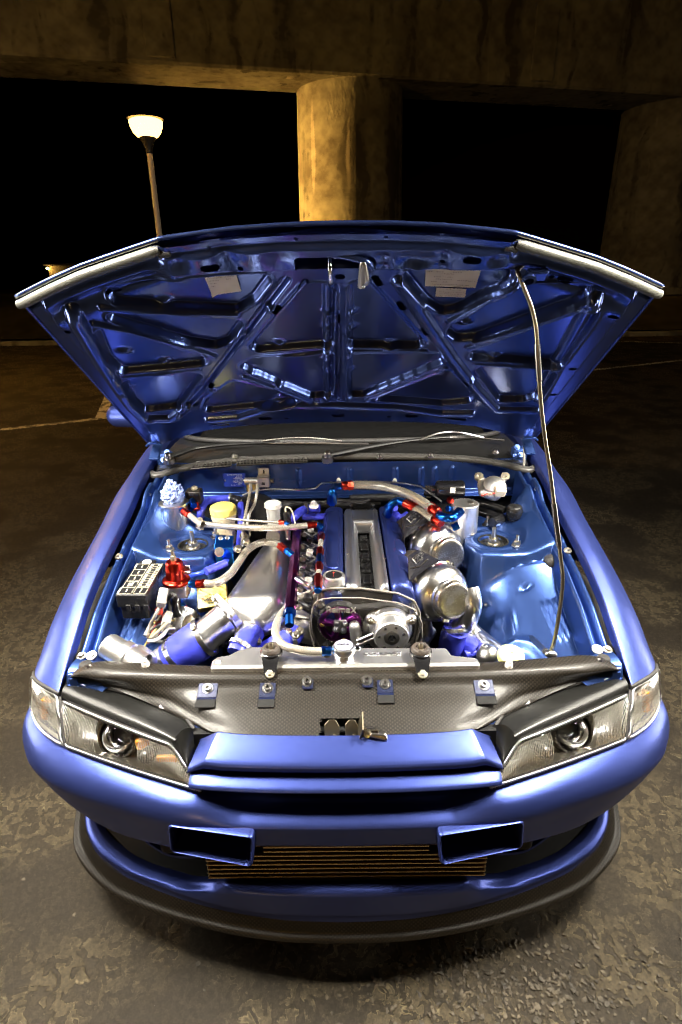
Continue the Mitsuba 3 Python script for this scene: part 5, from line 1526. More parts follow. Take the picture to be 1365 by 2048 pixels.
add(B + 'charge_pipe', tube([hs[3] - ha * .01, hs[3] + ha * .05, hs[3] + ha * .10 + A(0, .01, -.05)], .047, n=32), 'brushed', smooth=60)


def clamp(o, ax, r, w=.012, key='hose_clamp'):
    """A worm-drive clamp: band and screw housing."""
    k = new(B + key)
    add(k, lathe([(r, -w / 2), (r + .0016, -w / 2), (r + .0016, w / 2), (r, w / 2)], o, ax, n=36), 'polished', smooth=30)
    f = frame(ax)
    up = unit(A(0, -.4, 1) - unit(ax) * (A(0, -.4, 1) @ unit(ax)))
    add(k + '__screw', box(np.asarray(o) + up * (r + .004), (.016, w * .9, .008), .002, up, np.cross(up, unit(ax))), 'zinc')


clamp(hs[0] - (hs[1] - hs[0]) * .1, hs[0] - hs[1], .0575, .014)
clamp(hs[3] - ha * .022, ha, .0525, .014)

# turbochargers
def turbo(o, ax, s, label):
    k = new(B + 'turbocharger')
    o, ax = A(*o), unit(A(*ax))
    F = frame(ax, (0, 0, 1))
    P = lambda a, b, c: o + F @ A(a, b, c)
    add(k + '__compressor_cover', lathe([(.060 * s, -.075 * s), (.086 * s, -.060 * s), (.090 * s, -.052 * s), (.090 * s, -.044 * s), (.086 * s, -.040 * s), (.087 * s, -.018 * s), (.080 * s, .000 * s), (.068 * s, .010 * s), (.057 * s, .014 * s), (.053 * s, .018 * s), (.052 * s, .024 * s), (.055 * s, .027 * s), (.055 * s, .033 * s), (.051 * s, .036 * s), (.050 * s, .050 * s)], o, ax, n=56), 'turbo_cast', smooth=32)
    # scroll that grows towards its outlet
    q = np.linspace(-2.4, 3.2, 26)
    path = [P(math.cos(t) * .060 * s, math.sin(t) * .060 * s, -.030 * s) for t in q]
    path += [P(math.cos(q[-1]) * .060 * s + .05 * s * -math.sin(q[-1]) * g, math.sin(q[-1]) * .060 * s + .05 * s * math.cos(q[-1]) * g, -.030 * s) for g in (.6, 1.4, 2.2)]
    add(k + '__scroll', tube(path, np.r_[np.linspace(.010, .030, 26), .030, .030, .030] * s, n=20, seg=70), 'turbo_cast', smooth=60)
    cap = [(.0535, .030), (.0545, .032), (.0545, .052), (.051, .0555), (.042, .0565), (.030, .0550), (.0001, .0535)]
    add(k + '__inlet_cover', lathe([(a * s, b * s) for a, b in cap], o, ax, n=48), 'cap_metal', smooth=40)
    for t in np.arange(8) * math.pi / 4 + .2:
        add(k + '__cover_lug', box(P(math.cos(t) * .090 * s, math.sin(t) * .090 * s, -.046 * s), (.014 * s, .020 * s, .020 * s), .003, ax, F @ A(math.cos(t), math.sin(t), 0)), 'turbo_cast')
    for t in np.arange(8) * math.pi / 4 + .2:
        add(k + '__cover_bolt', bolt(P(math.cos(t) * .090 * s, math.sin(t) * .090 * s, -.036 * s), ax, .0055 * s, .006), 'steel')
    t = 2.75
    add(k + '__name_plate', box(P(math.cos(t) * .060 * s, math.sin(t) * .060 * s, .012 * s), (.004, .036 * s, .018 * s), .001, F @ A(-math.sin(t), math.cos(t), 0) * 0 + ax, F @ A(math.cos(t), math.sin(t), 0)), 'gloss_black')
    add(k + '__clamp_band', lathe([(.0555 * s, .026 * s), (.0575 * s, .026 * s), (.0575 * s, .034 * s), (.0555 * s, .034 * s)], o, ax, n=40), 'polished')
    add(k + '__clamp_bolt', box(P(math.cos(2.9) * .063 * s, math.sin(2.9) * .063 * s, .030 * s), (.014 * s, .022 * s, .008), .002, ax, F @ A(math.cos(2.9), math.sin(2.9), 0)), 'zinc')
    add(k + '__bearing_housing', lathe([(.045 * s, -.15 * s), (.045 * s, -.12 * s), (.034 * s, -.115 * s), (.034 * s, -.08 * s), (.06 * s, -.07 * s)], o, ax, n=28), 'cast')
    add(k + '__turbine_housing', lathe([(.0001, -.24 * s), (.055 * s, -.24 * s), (.085 * s, -.20 * s), (.085 * s, -.165 * s), (.05 * s, -.15 * s)], o, ax, n=32), 'rusty_iron', smooth=50)
    tag(k, label)
    return o, F


metal('turbo_cast', proc(lambda p, n, uv: mix([0.64, 0.62, 0.58], [0.82, 0.80, 0.77], fbm(p.x * 70, p.y * 70, p.z * 70, octaves=3))), 0.26)
metal('cap_metal', proc(lambda p, n, uv: mix([0.52, 0.46, 0.36], [0.86, 0.82, 0.74], smoothstep(.42, .6, fbm(p.x * 330, p.y * 330, p.z * 330, octaves=3) * .6 + .4 * noise(p.x * 40, p.y * 40, p.z * 40)))), 0.30)
mat('rusty_iron', (0.022, 0.017, 0.014), 0.75, metallic=.3)
TA = (.36, -.90, .16)
turbo((0.2911,0.565,0.7578), TA, 1.0, 'front turbocharger with a domed polished inlet cover')
turbo((0.3165,0.795,0.7854), TA, 1.0, 'rear turbocharger, half hidden by a heat shield')

# polished heat shields over the turbines
for corners in ([(0.1965,0.8641,0.8757),(0.2288,0.8795,0.8973),(0.2936,0.8246,0.8874),(0.2452,0.816,0.8638),(0.1972,0.7941,0.8321)], [(0.1914,0.6289,0.8542),(0.2196,0.6366,0.8696),(0.2791,0.5859,0.8602),(0.2418,0.5777,0.8411),(0.1865,0.5576,0.8078)]):
    a, b, c, d, e_ = [A(*q) for q in corners]
    k = new(B + 'heat_shield')
    cen_ = (a + b + c + d + e_) / 5
    nn = unit(A(-.30, -.50, .80))
    fan = []
    ring_ = curve(np.array([a, b, c, d, e_, a]), 60)
    ring_ = np.array([a + (b - a) * t for t in np.linspace(0, 1, 8)] + [b + (c - b) * t for t in np.linspace(0, 1, 8)] + [c + (d - c) * t for t in np.linspace(0, 1, 6)] + [d + (e_ - d) * t for t in np.linspace(0, 1, 8)] + [e_ + (a - e_) * t for t in np.linspace(0, 1, 6)])
    P = np.array([cen_ + (ring_ - cen_) * f + nn * (.010 * (1 - f * f)) for f in (.02, .3, .6, .85, 1.0)])
    add(k, thick(P, .002), 'shield_black', smooth=50)
    side_ = np.array([[e_, a, b], [e_ + A(.004, .004, -.09), a + A(.002, 0, -.11), b + A(0, .01, -.11)]])
    add(k + '__side', thick(side_, .002), 'shield_black', smooth=False)
    n_ = unit(np.cross(b - a, d - a))
    n_ = n_ if n_[2] > 0 else -n_
    at = lambda u_, v_: (1 - v_) * (a + (b - a) * u_) + v_ * (e_ + (c - e_) * u_) + n_ * .011
    box_ = [at(.30, .30), at(.62, .26), at(.70, .52), at(.38, .58), at(.30, .30)]
    add(k + '__embossed_frame', tube(box_, .0016, n=6, smooth=False), 'steel')
    add(k + '__embossed_line', tube([at(.12, .62), at(.45, .78), at(.80, .70)], .0016, n=6, smooth=False), 'steel')
    xd = unit(at(.62, .28) - at(.30, .32))
    add(k + '__lettering', text('HKS', .013, at(.36, .50) + n_ * .001, n_, xd, .001), 'steel', smooth=False, kind='stuff')


# ---------------------------------------------------------------- pipes, hoses, reservoirs, electrics
def hose(pts, r, key, material, label=None, braided=False, n=14, seg=None):
    pts = [A(*p) for p in pts]
    if braided:
        m, uv = tube(pts, r, n=n, uv=True, seg=seg or 70)
        return add(B + key, m, material, smooth=True, uv=uv, label=label)
    return add(B + key, tube(pts, r, n=n, seg=seg), material, smooth=60, label=label)


def fitting(a, b, r, colour, key='hose_fitting'):
    """A hose end: hexagon nut and socket between a and b."""
    a, b = A(*a), A(*b)
    ax, L = b - a, np.linalg.norm(b - a)
    add(B + key, cat_(lathe([(.0001, 0), (r * .92, 0), (r, .1 * L), (r, .42 * L), (r * .9, .48 * L)], a, ax, n=6), lathe([(r * .86, .45 * L), (r * .92, .55 * L), (r * .92, .92 * L), (r * .8, L), (.0001, L)], a, ax, n=18)), 'anodised_' + colour, smooth=25)


HB = 'braided_hose'
hose([(-0.4752,0.8841,0.87),(-0.4543,0.8499,0.87),(-0.4246,0.8406,0.87),(-0.3479,0.8219,0.87),(-0.2657,0.8111,0.87),(-0.1856,0.8124,0.87),(-0.114,0.826,0.87)], .0105, HB, 'braid', 'braided steel hose running across from the catch tank', True)
fitting((-0.1172,0.8261,0.87), (-0.0836,0.8331,0.87), .0115, 'red')
fitting((-0.0836,0.8331,0.87), (-0.0642,0.827,0.86), .0105, 'blue')
hose([(-0.5254,0.9229,0.88),(-0.4961,0.8782,0.88),(-0.4673,0.8395,0.88),(-0.4505,0.8226,0.88)], .0100, HB, 'braid', None, True, seg=24)
fitting((-0.5144,0.9,0.882), (-0.5416,0.9291,0.885), .0130, 'red')
fitting((-0.5416,0.9291,0.885), (-0.5643,0.9574,0.885), .0115, 'blue')
hose([(-0.3987,0.5782,0.8),(-0.3726,0.5775,0.8),(-0.3487,0.6036,0.8),(-0.3318,0.6493,0.8),(-0.3225,0.7111,0.8),(-0.3115,0.7807,0.8),(-0.2897,0.832,0.8),(-0.2595,0.8542,0.8),(-0.2253,0.8454,0.8),(-0.2028,0.818,0.8)], .0120, HB, 'braid', 'braided fuel hose arching from the red regulator', True)
fitting((-0.3958,0.5782,0.8), (-0.4242,0.576,0.8), .0130, 'red')
fitting((-0.4242,0.576,0.8), (-0.4445,0.5765,0.8), .0120, 'blue')
fitting((-0.2068,0.8256,0.8), (-0.1821,0.7877,0.8), .0140, 'red')
fitting((-0.1821,0.7877,0.8), (-0.1556,0.7539,0.795), .0125, 'blue')
hose([(-0.0832,0.5419,0.79),(-0.1079,0.5262,0.785),(-0.1347,0.5056,0.78),(-0.1585,0.4622,0.78),(-0.172,0.4087,0.78),(-0.1732,0.3583,0.78),(-0.1575,0.3148,0.78),(-0.1307,0.2894,0.78),(-0.0941,0.2835,0.775),(-0.052,0.2875,0.77)], .0105, HB, 'braid', 'looped braided hose in front of the timing cover', True, seg=90)
fitting((-0.0912,0.5337,0.79), (-0.0764,0.5501,0.79), .0105, 'red')
fitting((-0.0544,0.2876,0.77), (-0.0301,0.2891,0.77), .0125, 'blue')
add(B + 'hose_fitting', bolt(A(*(-0.0425,0.2922,0.765)), (0, -.7, .6), .009, .012), 'zinc')
hose([(0.0305,1.0419,0.93),(0.08,1.0398,0.93),(0.149,1.0161,0.93),(0.2129,0.9581,0.93),(0.2611,0.8715,0.93),(0.2824,0.8052,0.93)], .0150, HB, 'braid', 'thick braided hose across the back of the engine', True)
fitting((0.0376,1.0416,0.93), (-0.0014,1.0327,0.93), .0175, 'red')
hose([(-0.0015,1.0607,0.92),(-0.0246,1.0511,0.92),(-0.0347,1.0051,0.92),(-0.0376,1.0266,0.88)], .0125, 'elbow_fitting', 'anodised_blue', n=16)
fitting((-0.0382,1.0388,0.86), (-0.0353,1.0305,0.905), .0185, 'blue')
fitting((0.2766,0.8311,0.93), (0.3035,0.7956,0.92), .0185, 'red')
hose([(0.3038,0.8161,0.915),(0.3129,0.7746,0.915),(0.3331,0.7659,0.915),(0.3607,0.7974,0.915)], .0135, 'elbow_fitting', 'anodised_blue', n=16)
fitting((0.3756,0.8177,0.915), (0.3476,0.7774,0.915), .0165, 'blue')
hose([(0.2375,0.9243,0.89),(0.2625,0.8701,0.89),(0.2925,0.8184,0.89)], .0140, HB, 'braid', None, True, seg=30)
fitting((0.2488,0.9058,0.89), (0.2082,0.9369,0.9), .0165, 'red')
fitting((0.2833,0.8437,0.89), (0.3149,0.7969,0.885), .0175, 'red')
hose([(0.2116,0.9367,0.9),(0.1896,0.9564,0.9),(0.1692,0.9545,0.89),(0.1615,0.9803,0.85)], .0135, 'elbow_fitting', 'anodised_blue', n=16)
fitting((0.159,0.9892,0.835), (0.1613,0.9615,0.88), .0175, 'blue')
fitting((0.3728,0.8135,0.87), (0.3525,0.813,0.86), .0130, 'blue')
# breather lines
hose([(-0.3774,0.8579,0.885),(-0.3008,0.8386,0.885),(-0.2261,0.8236,0.885),(-0.1982,0.8186,0.885)], .0042, 'thin_line', 'braid', None, True, n=8)
fitting((-0.2051,0.8229,0.885), (-0.1853,0.8182,0.885), .008, 'red')
fitting((-0.1853,0.8182,0.885), (-0.1723,0.8131,0.88), .007, 'blue')
hose([(-0.3195,1.0106,0.95),(-0.3181,0.9794,0.93),(-0.3193,0.893,0.9),(-0.3222,0.8276,0.86),(-0.3315,0.8257,0.8)], .0052, 'thin_line', 'braid', None, True, n=10)
hose([(-0.2949,1.0095,0.95),(-0.2945,0.9834,0.93),(-0.2998,0.9562,0.9),(-0.3128,0.9064,0.88),(-0.3187,0.8808,0.84)], .0052, 'thin_line', 'braid', None, True, n=10)
# line of fittings beside the cam cover
seq = [(-0.0711,0.8777,0.845),(-0.069,0.8132,0.845),(-0.0689,0.76,0.845),(-0.0686,0.7026,0.845),(-0.0685,0.6551,0.845),(-0.0682,0.6036,0.845),(-0.068,0.5579,0.845),(-0.0684,0.5316,0.845),(-0.0658,0.4597,0.845)]
for i, c in enumerate(('blue', 'red', 'braid', 'red', 'blue', 'red', 'braid', 'red')):
    a, b = A(*seq[i]), A(*seq[i + 1])
    if c == 'braid':
        hose([a, a * .5 + b * .5, b], .0085, 'cam_oil_line', 'braid', None, True, seg=8)
    else:
        add(B + 'cam_oil_line', lathe([(.0001, 0), (.011, 0), (.012, .003), (.012, np.linalg.norm(b - a) * .6), (.0095, np.linalg.norm(b - a))], a, b - a, n=6), 'anodised_' + c, smooth=25)
fitting((-0.0671,0.4949,0.845), (-0.0672,0.4578,0.84), .0115, 'blue')
# blue silicone water and vacuum hoses
hose([(-0.5041,1.0027,0.82),(-0.4967,0.989,0.86),(-0.501,1.0563,0.86),(-0.484,1.0959,0.86),(-0.4527,1.1049,0.86),(-0.4127,1.1086,0.86)], .0135, 'silicone_hose', 'silicone', 'curved blue silicone hose beside the yellow reservoir')
clamp(A(*(-0.4127,1.1086,0.86)), A(1, 0, 0), .0145, .010)
add(B + 'hose_joint', cat_(tube([A(*(-0.4127,1.1086,0.86)), A(*(-0.3813,1.0971,0.858))], .0155, n=16, smooth=False), hull([(*A(*(-0.3788,1.0817,0.858)), .018), (*A(*(-0.368,1.1044,0.855)), .012)])), 'gloss_black', smooth=50)
hose([(-0.3765,1.0972,0.85),(-0.359,0.9957,0.84),(-0.3575,0.9554,0.8),(-0.3671,0.9519,0.74)], .0115, 'silicone_hose', 'silicone', 'upright blue silicone hose behind the strut tower')
hose([(-0.1864,1.0203,0.8),(-0.1701,0.9707,0.84),(-0.1521,1.0161,0.84),(-0.1269,1.0438,0.84),(-0.082,1.0469,0.84)], .0155, 'silicone_hose', 'silicone', 'bent blue silicone hose at the back of the engine')
clamp(A(*(-0.1306,1.0439,0.84)), A(1, .1, 0), .0165, .012)
hose([(-0.1461,1.0653,0.8),(-0.1112,1.0641,0.8),(-0.0563,1.0669,0.8)], .0130, 'silicone_hose', 'silicone')
hose([(0.1843,1.0218,0.85),(0.1867,1.0432,0.82),(0.2071,1.0434,0.8),(0.2372,1.0707,0.8)], .0150, 'silicone_hose', 'silicone')
add(B + 'hose_clip', bolt(A(*(-0.1012,1.0091,0.865)), (0, -.2, 1), .011, .018), 'white_plastic')
# blue hard line over the strut tower bracket
hose([(-0.4791,0.6987,0.76),(-0.4428,0.683,0.775),(-0.4118,0.6987,0.78),(-0.3806,0.7379,0.78),(-0.3676,0.7794,0.78),(-0.3683,0.838,0.78),(-0.3813,0.8925,0.78)], .0085, 'vacuum_line', 'blue_tube', 'thin blue vacuum line beside the strut tower')
hose([(-0.4195,0.6798,0.785),(-0.3842,0.7183,0.785),(-0.3685,0.7347,0.785)], .0125, 'vacuum_line', 'silicone')
hose([(-0.3536,1.0363,0.9),(-0.2889,1.017,0.925),(-0.1796,0.9764,0.94),(-0.0976,0.9831,0.94),(-0.0699,1.0337,0.94),(0.0094,1.0463,0.94),(0.098,1.0479,0.94),(0.2023,1.0275,0.94),(0.2646,0.9936,0.94),(0.3016,0.9582,0.925),(0.3336,0.9203,0.91)], .0032, 'fuel_line', 'steel', n=8, seg=80)
for p in [(-0.0131,1.19,0.8942),(0.1998,1.19,0.889)]:
    add(B + 'line_clip', cat_(lathe([(.0001, .016), (.006, .014), (.008, .008), (.009, 0)], A(*p), (0, -.6, .8), n=12)), 'white_plastic')
# conduit and dark hoses at the back of the bay
ct, cuv = tube([A(*p) for p in [(0.0275,1.1386,0.84),(0.1029,1.1462,0.84),(0.1972,1.1478,0.84),(0.269,1.1188,0.84)]], .016, n=14, uv=True, seg=60)
add(B + 'wiring_conduit', ct, 'conduit', smooth=True, uv=cuv)
hose([(-0.2416,1.1782,0.8),(-0.128,1.2163,0.8),(0.0279,1.1891,0.8),(0.1441,1.1953,0.8)], .020, 'heater_hose', 'rubber')
hose([(-0.0283,1.1043,0.85),(0.0086,1.0926,0.85),(0.0633,1.0804,0.85),(0.0971,1.0994,0.85)], .007, 'wiring_loom', 'rubber')
hose([(0.3087,1.1435,0.86),(0.3603,1.1148,0.86),(0.4239,1.0608,0.86),(0.5043,1.0183,0.86),(0.5596,0.9596,0.86)], .012, 'wiring_loom', 'black_plastic')
hose([(0.484,1.0365,0.83),(0.5195,0.9976,0.83),(0.5475,0.9692,0.83),(0.5089,0.9177,0.83)], .018, 'heater_hose', 'gloss_black')
for p in [(0.3283,1.17,0.8398),(0.3892,1.17,0.8389)]:
    add(B + 'bracket_tab', box(A(*p), (.016, .004, .024), .002), 'zinc')

# charge pipes from the turbos
k = 'charge_pipe'
hose([(0.3594,0.5619,0.78),(0.3663,0.5405,0.74),(0.3594,0.5457,0.69),(0.3377,0.555,0.65)], .030, k, 'polished', n=24)
hose([(0.3294,0.5454,0.66),(0.324,0.5541,0.63),(0.3202,0.561,0.59),(0.3219,0.5802,0.54)], .038, 'silicone_hose', 'silicone', 'blue silicone hose below the front turbocharger', n=28)
clamp(A(*(0.3306,0.5503,0.655)), A(.1, -.4, -.9), .0395, .012)
hose([(0.3582,0.6042,0.64),(0.4019,0.5833,0.6),(0.4359,0.5078,0.6),(0.4683,0.4872,0.58)], .030, k, 'polished', n=24)
hose([(0.3529,0.6187,0.6),(0.3703,0.5726,0.59),(0.3946,0.5435,0.58)], .033, 'silicone_hose', 'silicone', 'blue silicone joint on the slanting charge pipe', n=24)
add(B + k, hull([(*A(*(0.3985,0.4375,0.64)), .034), (*A(*(0.43,0.4727,0.6)), .034)], 3), 'polished', smooth=60)
hose([(0.3539,0.5249,0.58),(0.393,0.5362,0.58),(0.4195,0.5235,0.58)], .012, 'silicone_hose', 'silicone')
for pts in ([(0.2406,0.6005,0.66),(0.2485,0.5913,0.62),(0.2316,0.577,0.58)], [(0.2672,0.6206,0.6),(0.2351,0.5637,0.6),(0.2152,0.5004,0.6)]):
    hose(pts, .020, 'heat_wrapped_pipe', 'crinkled_foil', n=18)
metal('crinkled_foil', proc(lambda p, n, uv: mix([0.45, 0.38, 0.26], [0.8, 0.76, 0.66], noise(p.x * 90, p.y * 90, p.z * 90))), 0.22, bump=proc(lambda p, n, uv: fbm(p.x * 140, p.y * 140, p.z * 140), 5e-4), bump_scale=.006)
# lower radiator hoses by the throttle body
hose([(-0.2622,0.5728,0.64),(-0.2598,0.5008,0.675),(-0.2657,0.4407,0.7),(-0.2756,0.4089,0.7),(-0.2816,0.3918,0.69)], .031, 'silicone_hose', 'silicone', 'short bent blue hose joining the radiator tank', n=26)
clamp(A(*(-0.2754,0.4091,0.703)), A(-.25, -.5, -.3), .0325, .012)
hose([(-0.1416,0.5252,0.66),(-0.1674,0.4913,0.66),(-0.2035,0.4869,0.64),(-0.2392,0.4776,0.62)], .030, 'silicone_hose', 'silicone', 'slanting blue hose behind the radiator tank', n=26)
clamp(A(*(-0.157,0.5033,0.66)), A(-.6, -.5, -.1), .0315, .014)
hose([(-0.145,0.5302,0.655),(-0.1288,0.5476,0.655),(-0.1123,0.5654,0.655)], .026, 'water_pipe', 'cast', n=20)
hose([(-0.1191,0.6615,0.7),(-0.1544,0.6086,0.68),(-0.1865,0.5414,0.66),(-0.2043,0.4991,0.65)], .008, HB, 'braid', None, True)

# catch tank with a cloth stuffed in its neck
c0 = A(*(-0.582,0.9683,0.905))
k = new(B + 'catch_tank')
add(k + '__body', lathe([(.0001, -.11), (.046, -.11), (.047, -.105), (.047, -.012), (.051, -.008), (.051, -.002), (.044, .002), (.030, .003), (.028, -.004)], c0, n=40), 'polished', smooth=40)
rag = trimesh.creation.icosphere(subdivisions=4, radius=1.0)
v = np.array(rag.vertices)
v = v * (1 + .42 * (np.abs(meshkit.fbm(v * 3.2 + 3, 3, 2) - .5) * 3 - .35) + .16 * (meshkit.noise(v * 9, 4) - .5))[:, None] * [.037, .035, .044]
add(k + '__cloth', trimesh.Trimesh(c0 + A(0, 0, .026) + v, rag.faces, process=False), 'cloth_blue', smooth=22, label='pale blue cloth stuffed into the tank neck')
add(B + 'relay_box', cat_(rbox(A(*(-0.5217,1.0196,0.905)), (.055, .045, .05), .006), rbox(A(*(-0.5101,0.9821,0.93)), (.040, .02, .012), .004)), 'black_plastic', smooth=50)
add(B + 'relay_box__screw', bolt(A(*(-0.5183,1.0193,0.935)), (0, -.3, 1), .008, .008), 'zinc')
fitting((-0.5061,0.9739,0.87), (-0.5129,0.9898,0.89), .012, 'red')
fitting((-0.5114,0.9614,0.89), (-0.5248,0.9934,0.9), .012, 'blue')
hose([(-0.5376,1.0576,0.86),(-0.5367,1.0092,0.86),(-0.5427,0.9906,0.86)], .009, 'elbow_fitting', 'anodised_blue')
add(B + 'carton', box(A(*(-0.6978,1.1438,0.8)), (.03, .07, .10), .002), 'cardboard')
# power steering reservoir
c0 = A(*(-0.4158,0.9768,0.875))
k = new(B + 'steering_reservoir')
add(k + '__body', lathe([(.0001, -.13), (.034, -.13), (.036, -.06), (.044, -.03), (.044, -.018)], c0, n=36), 'cream_plastic', smooth=40)
add(k + '__cap', lathe([(.0001, .012), (.036, .011), (.044, .006), (.046, 0), (.046, -.018), (.042, -.022)], c0, n=40), 'yellow_cap', smooth=40, label='yellow screw cap')
# brake booster, master cylinder and its reservoir
bc = A(*(-0.3311,1.13,0.7468))
add(B + 'brake_booster', lathe([(.0001, .045), (.04, .044), (.06, .030), (.105, .020), (.115, .004), (.118, -.006), (.112, -.02), (.10, -.08)], bc, (0, -1, .05), n=48), 'gloss_black', smooth=35)
c0 = A(*(-0.2368,0.9444,0.9))
k = new(B + 'brake_fluid_reservoir')
add(k + '__body', lathe([(.0001, -.075), (.022, -.075), (.024, -.03), (.025, -.012), (.026, -.008)], c0, n=28), 'frosted_plastic', smooth=40)
add(k + '__cap', lathe([(.0001, .006), (.026, .006), (.029, .003), (.029, -.010), (.026, -.012)], c0, n=30), 'white_plastic', smooth=40)
mat('frosted_plastic', (0.46, 0.46, 0.43), 0.4)
add(B + 'master_cylinder', cat_(tube([c0 + A(0, .06, -.10), c0 + A(0, -.05, -.10)], .024, n=20, smooth=False), tube([c0 + A(0, -.0, -.075), c0 + A(0, 0, -.10)], .02, n=16, smooth=False)), 'cast', smooth=50)
for p in [(-0.3246,0.8387,0.83),(-0.3109,0.7921,0.83),(-0.3282,0.7414,0.83),(-0.2456,0.9701,0.83),(-0.2299,0.9876,0.83)]:
    add(B + 'brake_line_union', bolt(A(*p), (.2, -.5, 1), .009, .013), 'zinc')
hose([(-0.3187,0.8808,0.84),(-0.318,0.9121,0.8),(-0.3255,0.872,0.8),(-0.3365,0.8676,0.78)], .004, 'brake_line', 'zinc', n=8)
# boost sensor and vacuum valve by the fuel rail
c0 = A(*(-0.1828,0.8739,0.87))
add(B + 'pressure_sensor', cat_(lathe([(.0001, .03), (.010, .03), (.012, .022), (.012, -.01), (.008, -.04)], c0, n=18), rbox(c0 + A(0, 0, -.02), (.026, .024, .02), .004)), 'black_plastic', smooth=50)
hose([c0 + A(-.004, 0, .03), c0 + A(-.002, .004, .045), c0 + A(.012, .002, .040), c0 + A(.022, 0, .01), c0 + A(.028, -.02, -.03)], .0028, 'sensor_wire', 'print_cream', n=6)
add(B + 'pressure_sensor__fitting', lathe([(.0001, -.02), (.009, -.02), (.010, -.04), (.008, -.07)], c0, n=14), 'polished')
# solenoid valve on the firewall
s0 = A(*(-0.3256,1.175,0.912))
k = new(B + 'boost_solenoid')
add(k + '__barrel', tube([s0 + A(-.042, 0, -.008), s0 + A(.008, 0, -.008)], .015, n=24, smooth=False), 'brushed', smooth=40)
add(k + '__coil', rbox(s0 + A(.030, 0, -.008), (.046, .040, .040), .003), 'steel_bright')
add(k + '__bracket', cat_(box(s0 + A(.028, .016, .022), (.042, .004, .034), .001), box(s0 + A(.028, .002, .0125), (.042, .03, .003), .001)), 'brushed')
add(k + '__stem', tube([s0 + A(.05, 0, -.008), s0 + A(.066, 0, -.008)], .008, n=14, smooth=False), 'zinc')
add(k + '__marking', cat_(box(s0 + A(.030, .0135, .024), (.006, .0008, .016)), box(s0 + A(.030, -.0205, -.012), (.012, .0008, .010))), 'print_black')
for dx in (-.030, -.008):
    add(k + '__barb', tube([s0 + A(dx, -.006, -.018), s0 + A(dx, -.010, -.045)], .007, n=12, smooth=False), 'gold')
metal('steel_bright', (0.72, 0.70, 0.66), 0.3)
# blue type plate on the firewall
q = A(*(-0.4071,1.185,0.9058))
k = add(B + 'type_plate', box(q, (.084, .003, .054), .001, (0, 0, 1)), 'plate_blue', label='blue type plate riveted to the firewall')
ms = []
for i, (x0, x1) in enumerate(((-.028, .030), (.006, .030), (.002, .030), (-.004, .031), (0, .031), (-.008, .032), (-.006, .031), (.012, .026), (-.016, .026))):
    z = .0215 - i * .0051
    for a_ in np.arange(x0, x1 - .003, .0052):
        ms.append(box(q + A(a_ + .002, -.0018, z), (.0040, .0006, .0026)))
add(k + '__print', cat_(*ms), 'print_pale', smooth=False, kind='stuff')
for sx in (-.037, .036):
    add(k + '__rivet', lathe([(.0001, .002), (.003, .0015), (.0042, 0)], q + A(sx, -.0018, 0), (0, -1, 0), n=12), 'white_plastic')
mat('print_pale', (0.45, 0.48, 0.62), 0.5)
q = A(*(-0.2377,1.193,0.8965))
add(B + 'firewall_stamp', text('BNR32-003774', .010, q + A(-.004, 0, -.003), (0, -1, 0), (1, 0, 0), .0006, False), 'bay_paint', smooth=False, kind='stuff')

# wiper motor
m0 = A(*(0.3822,0.9998,0.925))
k = new(B + 'wiper_motor')
add(k + '__body', lathe([(.0001, -.075), (.012, -.074), (.014, -.060), (.028, -.056), (.030, -.048), (.030, .035), (.026, .04)], m0, (1, 0, 0), n=28), 'gloss_black', smooth=40)
for i in range(3):
    add(k + '__bellows', lathe([(.010, -.012), (.016, -.008), (.010, -.004)], m0 + A(-.066 - .008 * i, 0, 0), (1, 0, 0), n=18), 'rubber')
add(k + '__label', box(m0 + A(-.004, -.0290, .006), (.018, .002, .020)), 'white_plastic')
g = A(*(0.5157,0.9806,0.93))
add(k + '__gear_case', hull([(*(g + A(-.030, .02, .01)), .018), (*(g + A(.03, .015, .0)), .024), (*(g + A(0, -.03, -.005)), .026), (*(g + A(-.035, -.02, -.005)), .016)]), 'cast', smooth=50)
add(k + '__gear_cover', lathe([(.0001, .012), (.022, .012), (.030, .006), (.036, .004), (.038, -.002)], g + A(.002, -.02, .024), (0, -.5, .9), n=28), 'cast', smooth=40)
for dx, dy in ((-.040, .045), (.050, .040)):
    p = g + A(dx, dy, .028)
    add(k + '__mount_lug', cat_(hull([(*p, .014), (*(g + A(dx * .4, dy * .4, .01)), .012)])), 'cast', smooth=50)
    add(k + '__mount_bolt', bolt(p + A(0, -.010, .008), (0, -.6, .8), .010, .010), 'zinc')
add(k + '__connector', rbox(g + A(.012, -.052, .012), (.036, .030, .030), .004, (.1, -.5, .9)), 'print_cream', smooth=50)
for i in range(5):
    a_ = g + A(-.012 + .004 * i, -.055, .004)
    add(k + '__wire', tube([a_, a_ + A(-.02, -.010, .004), a_ + A(-.035, -.004, -.006), a_ + A(-.03, .02, -.01)], .0022, n=6), ('red_plastic', 'print_cream', 'rubber', 'print_cream', 'red_plastic')[i], smooth=50)
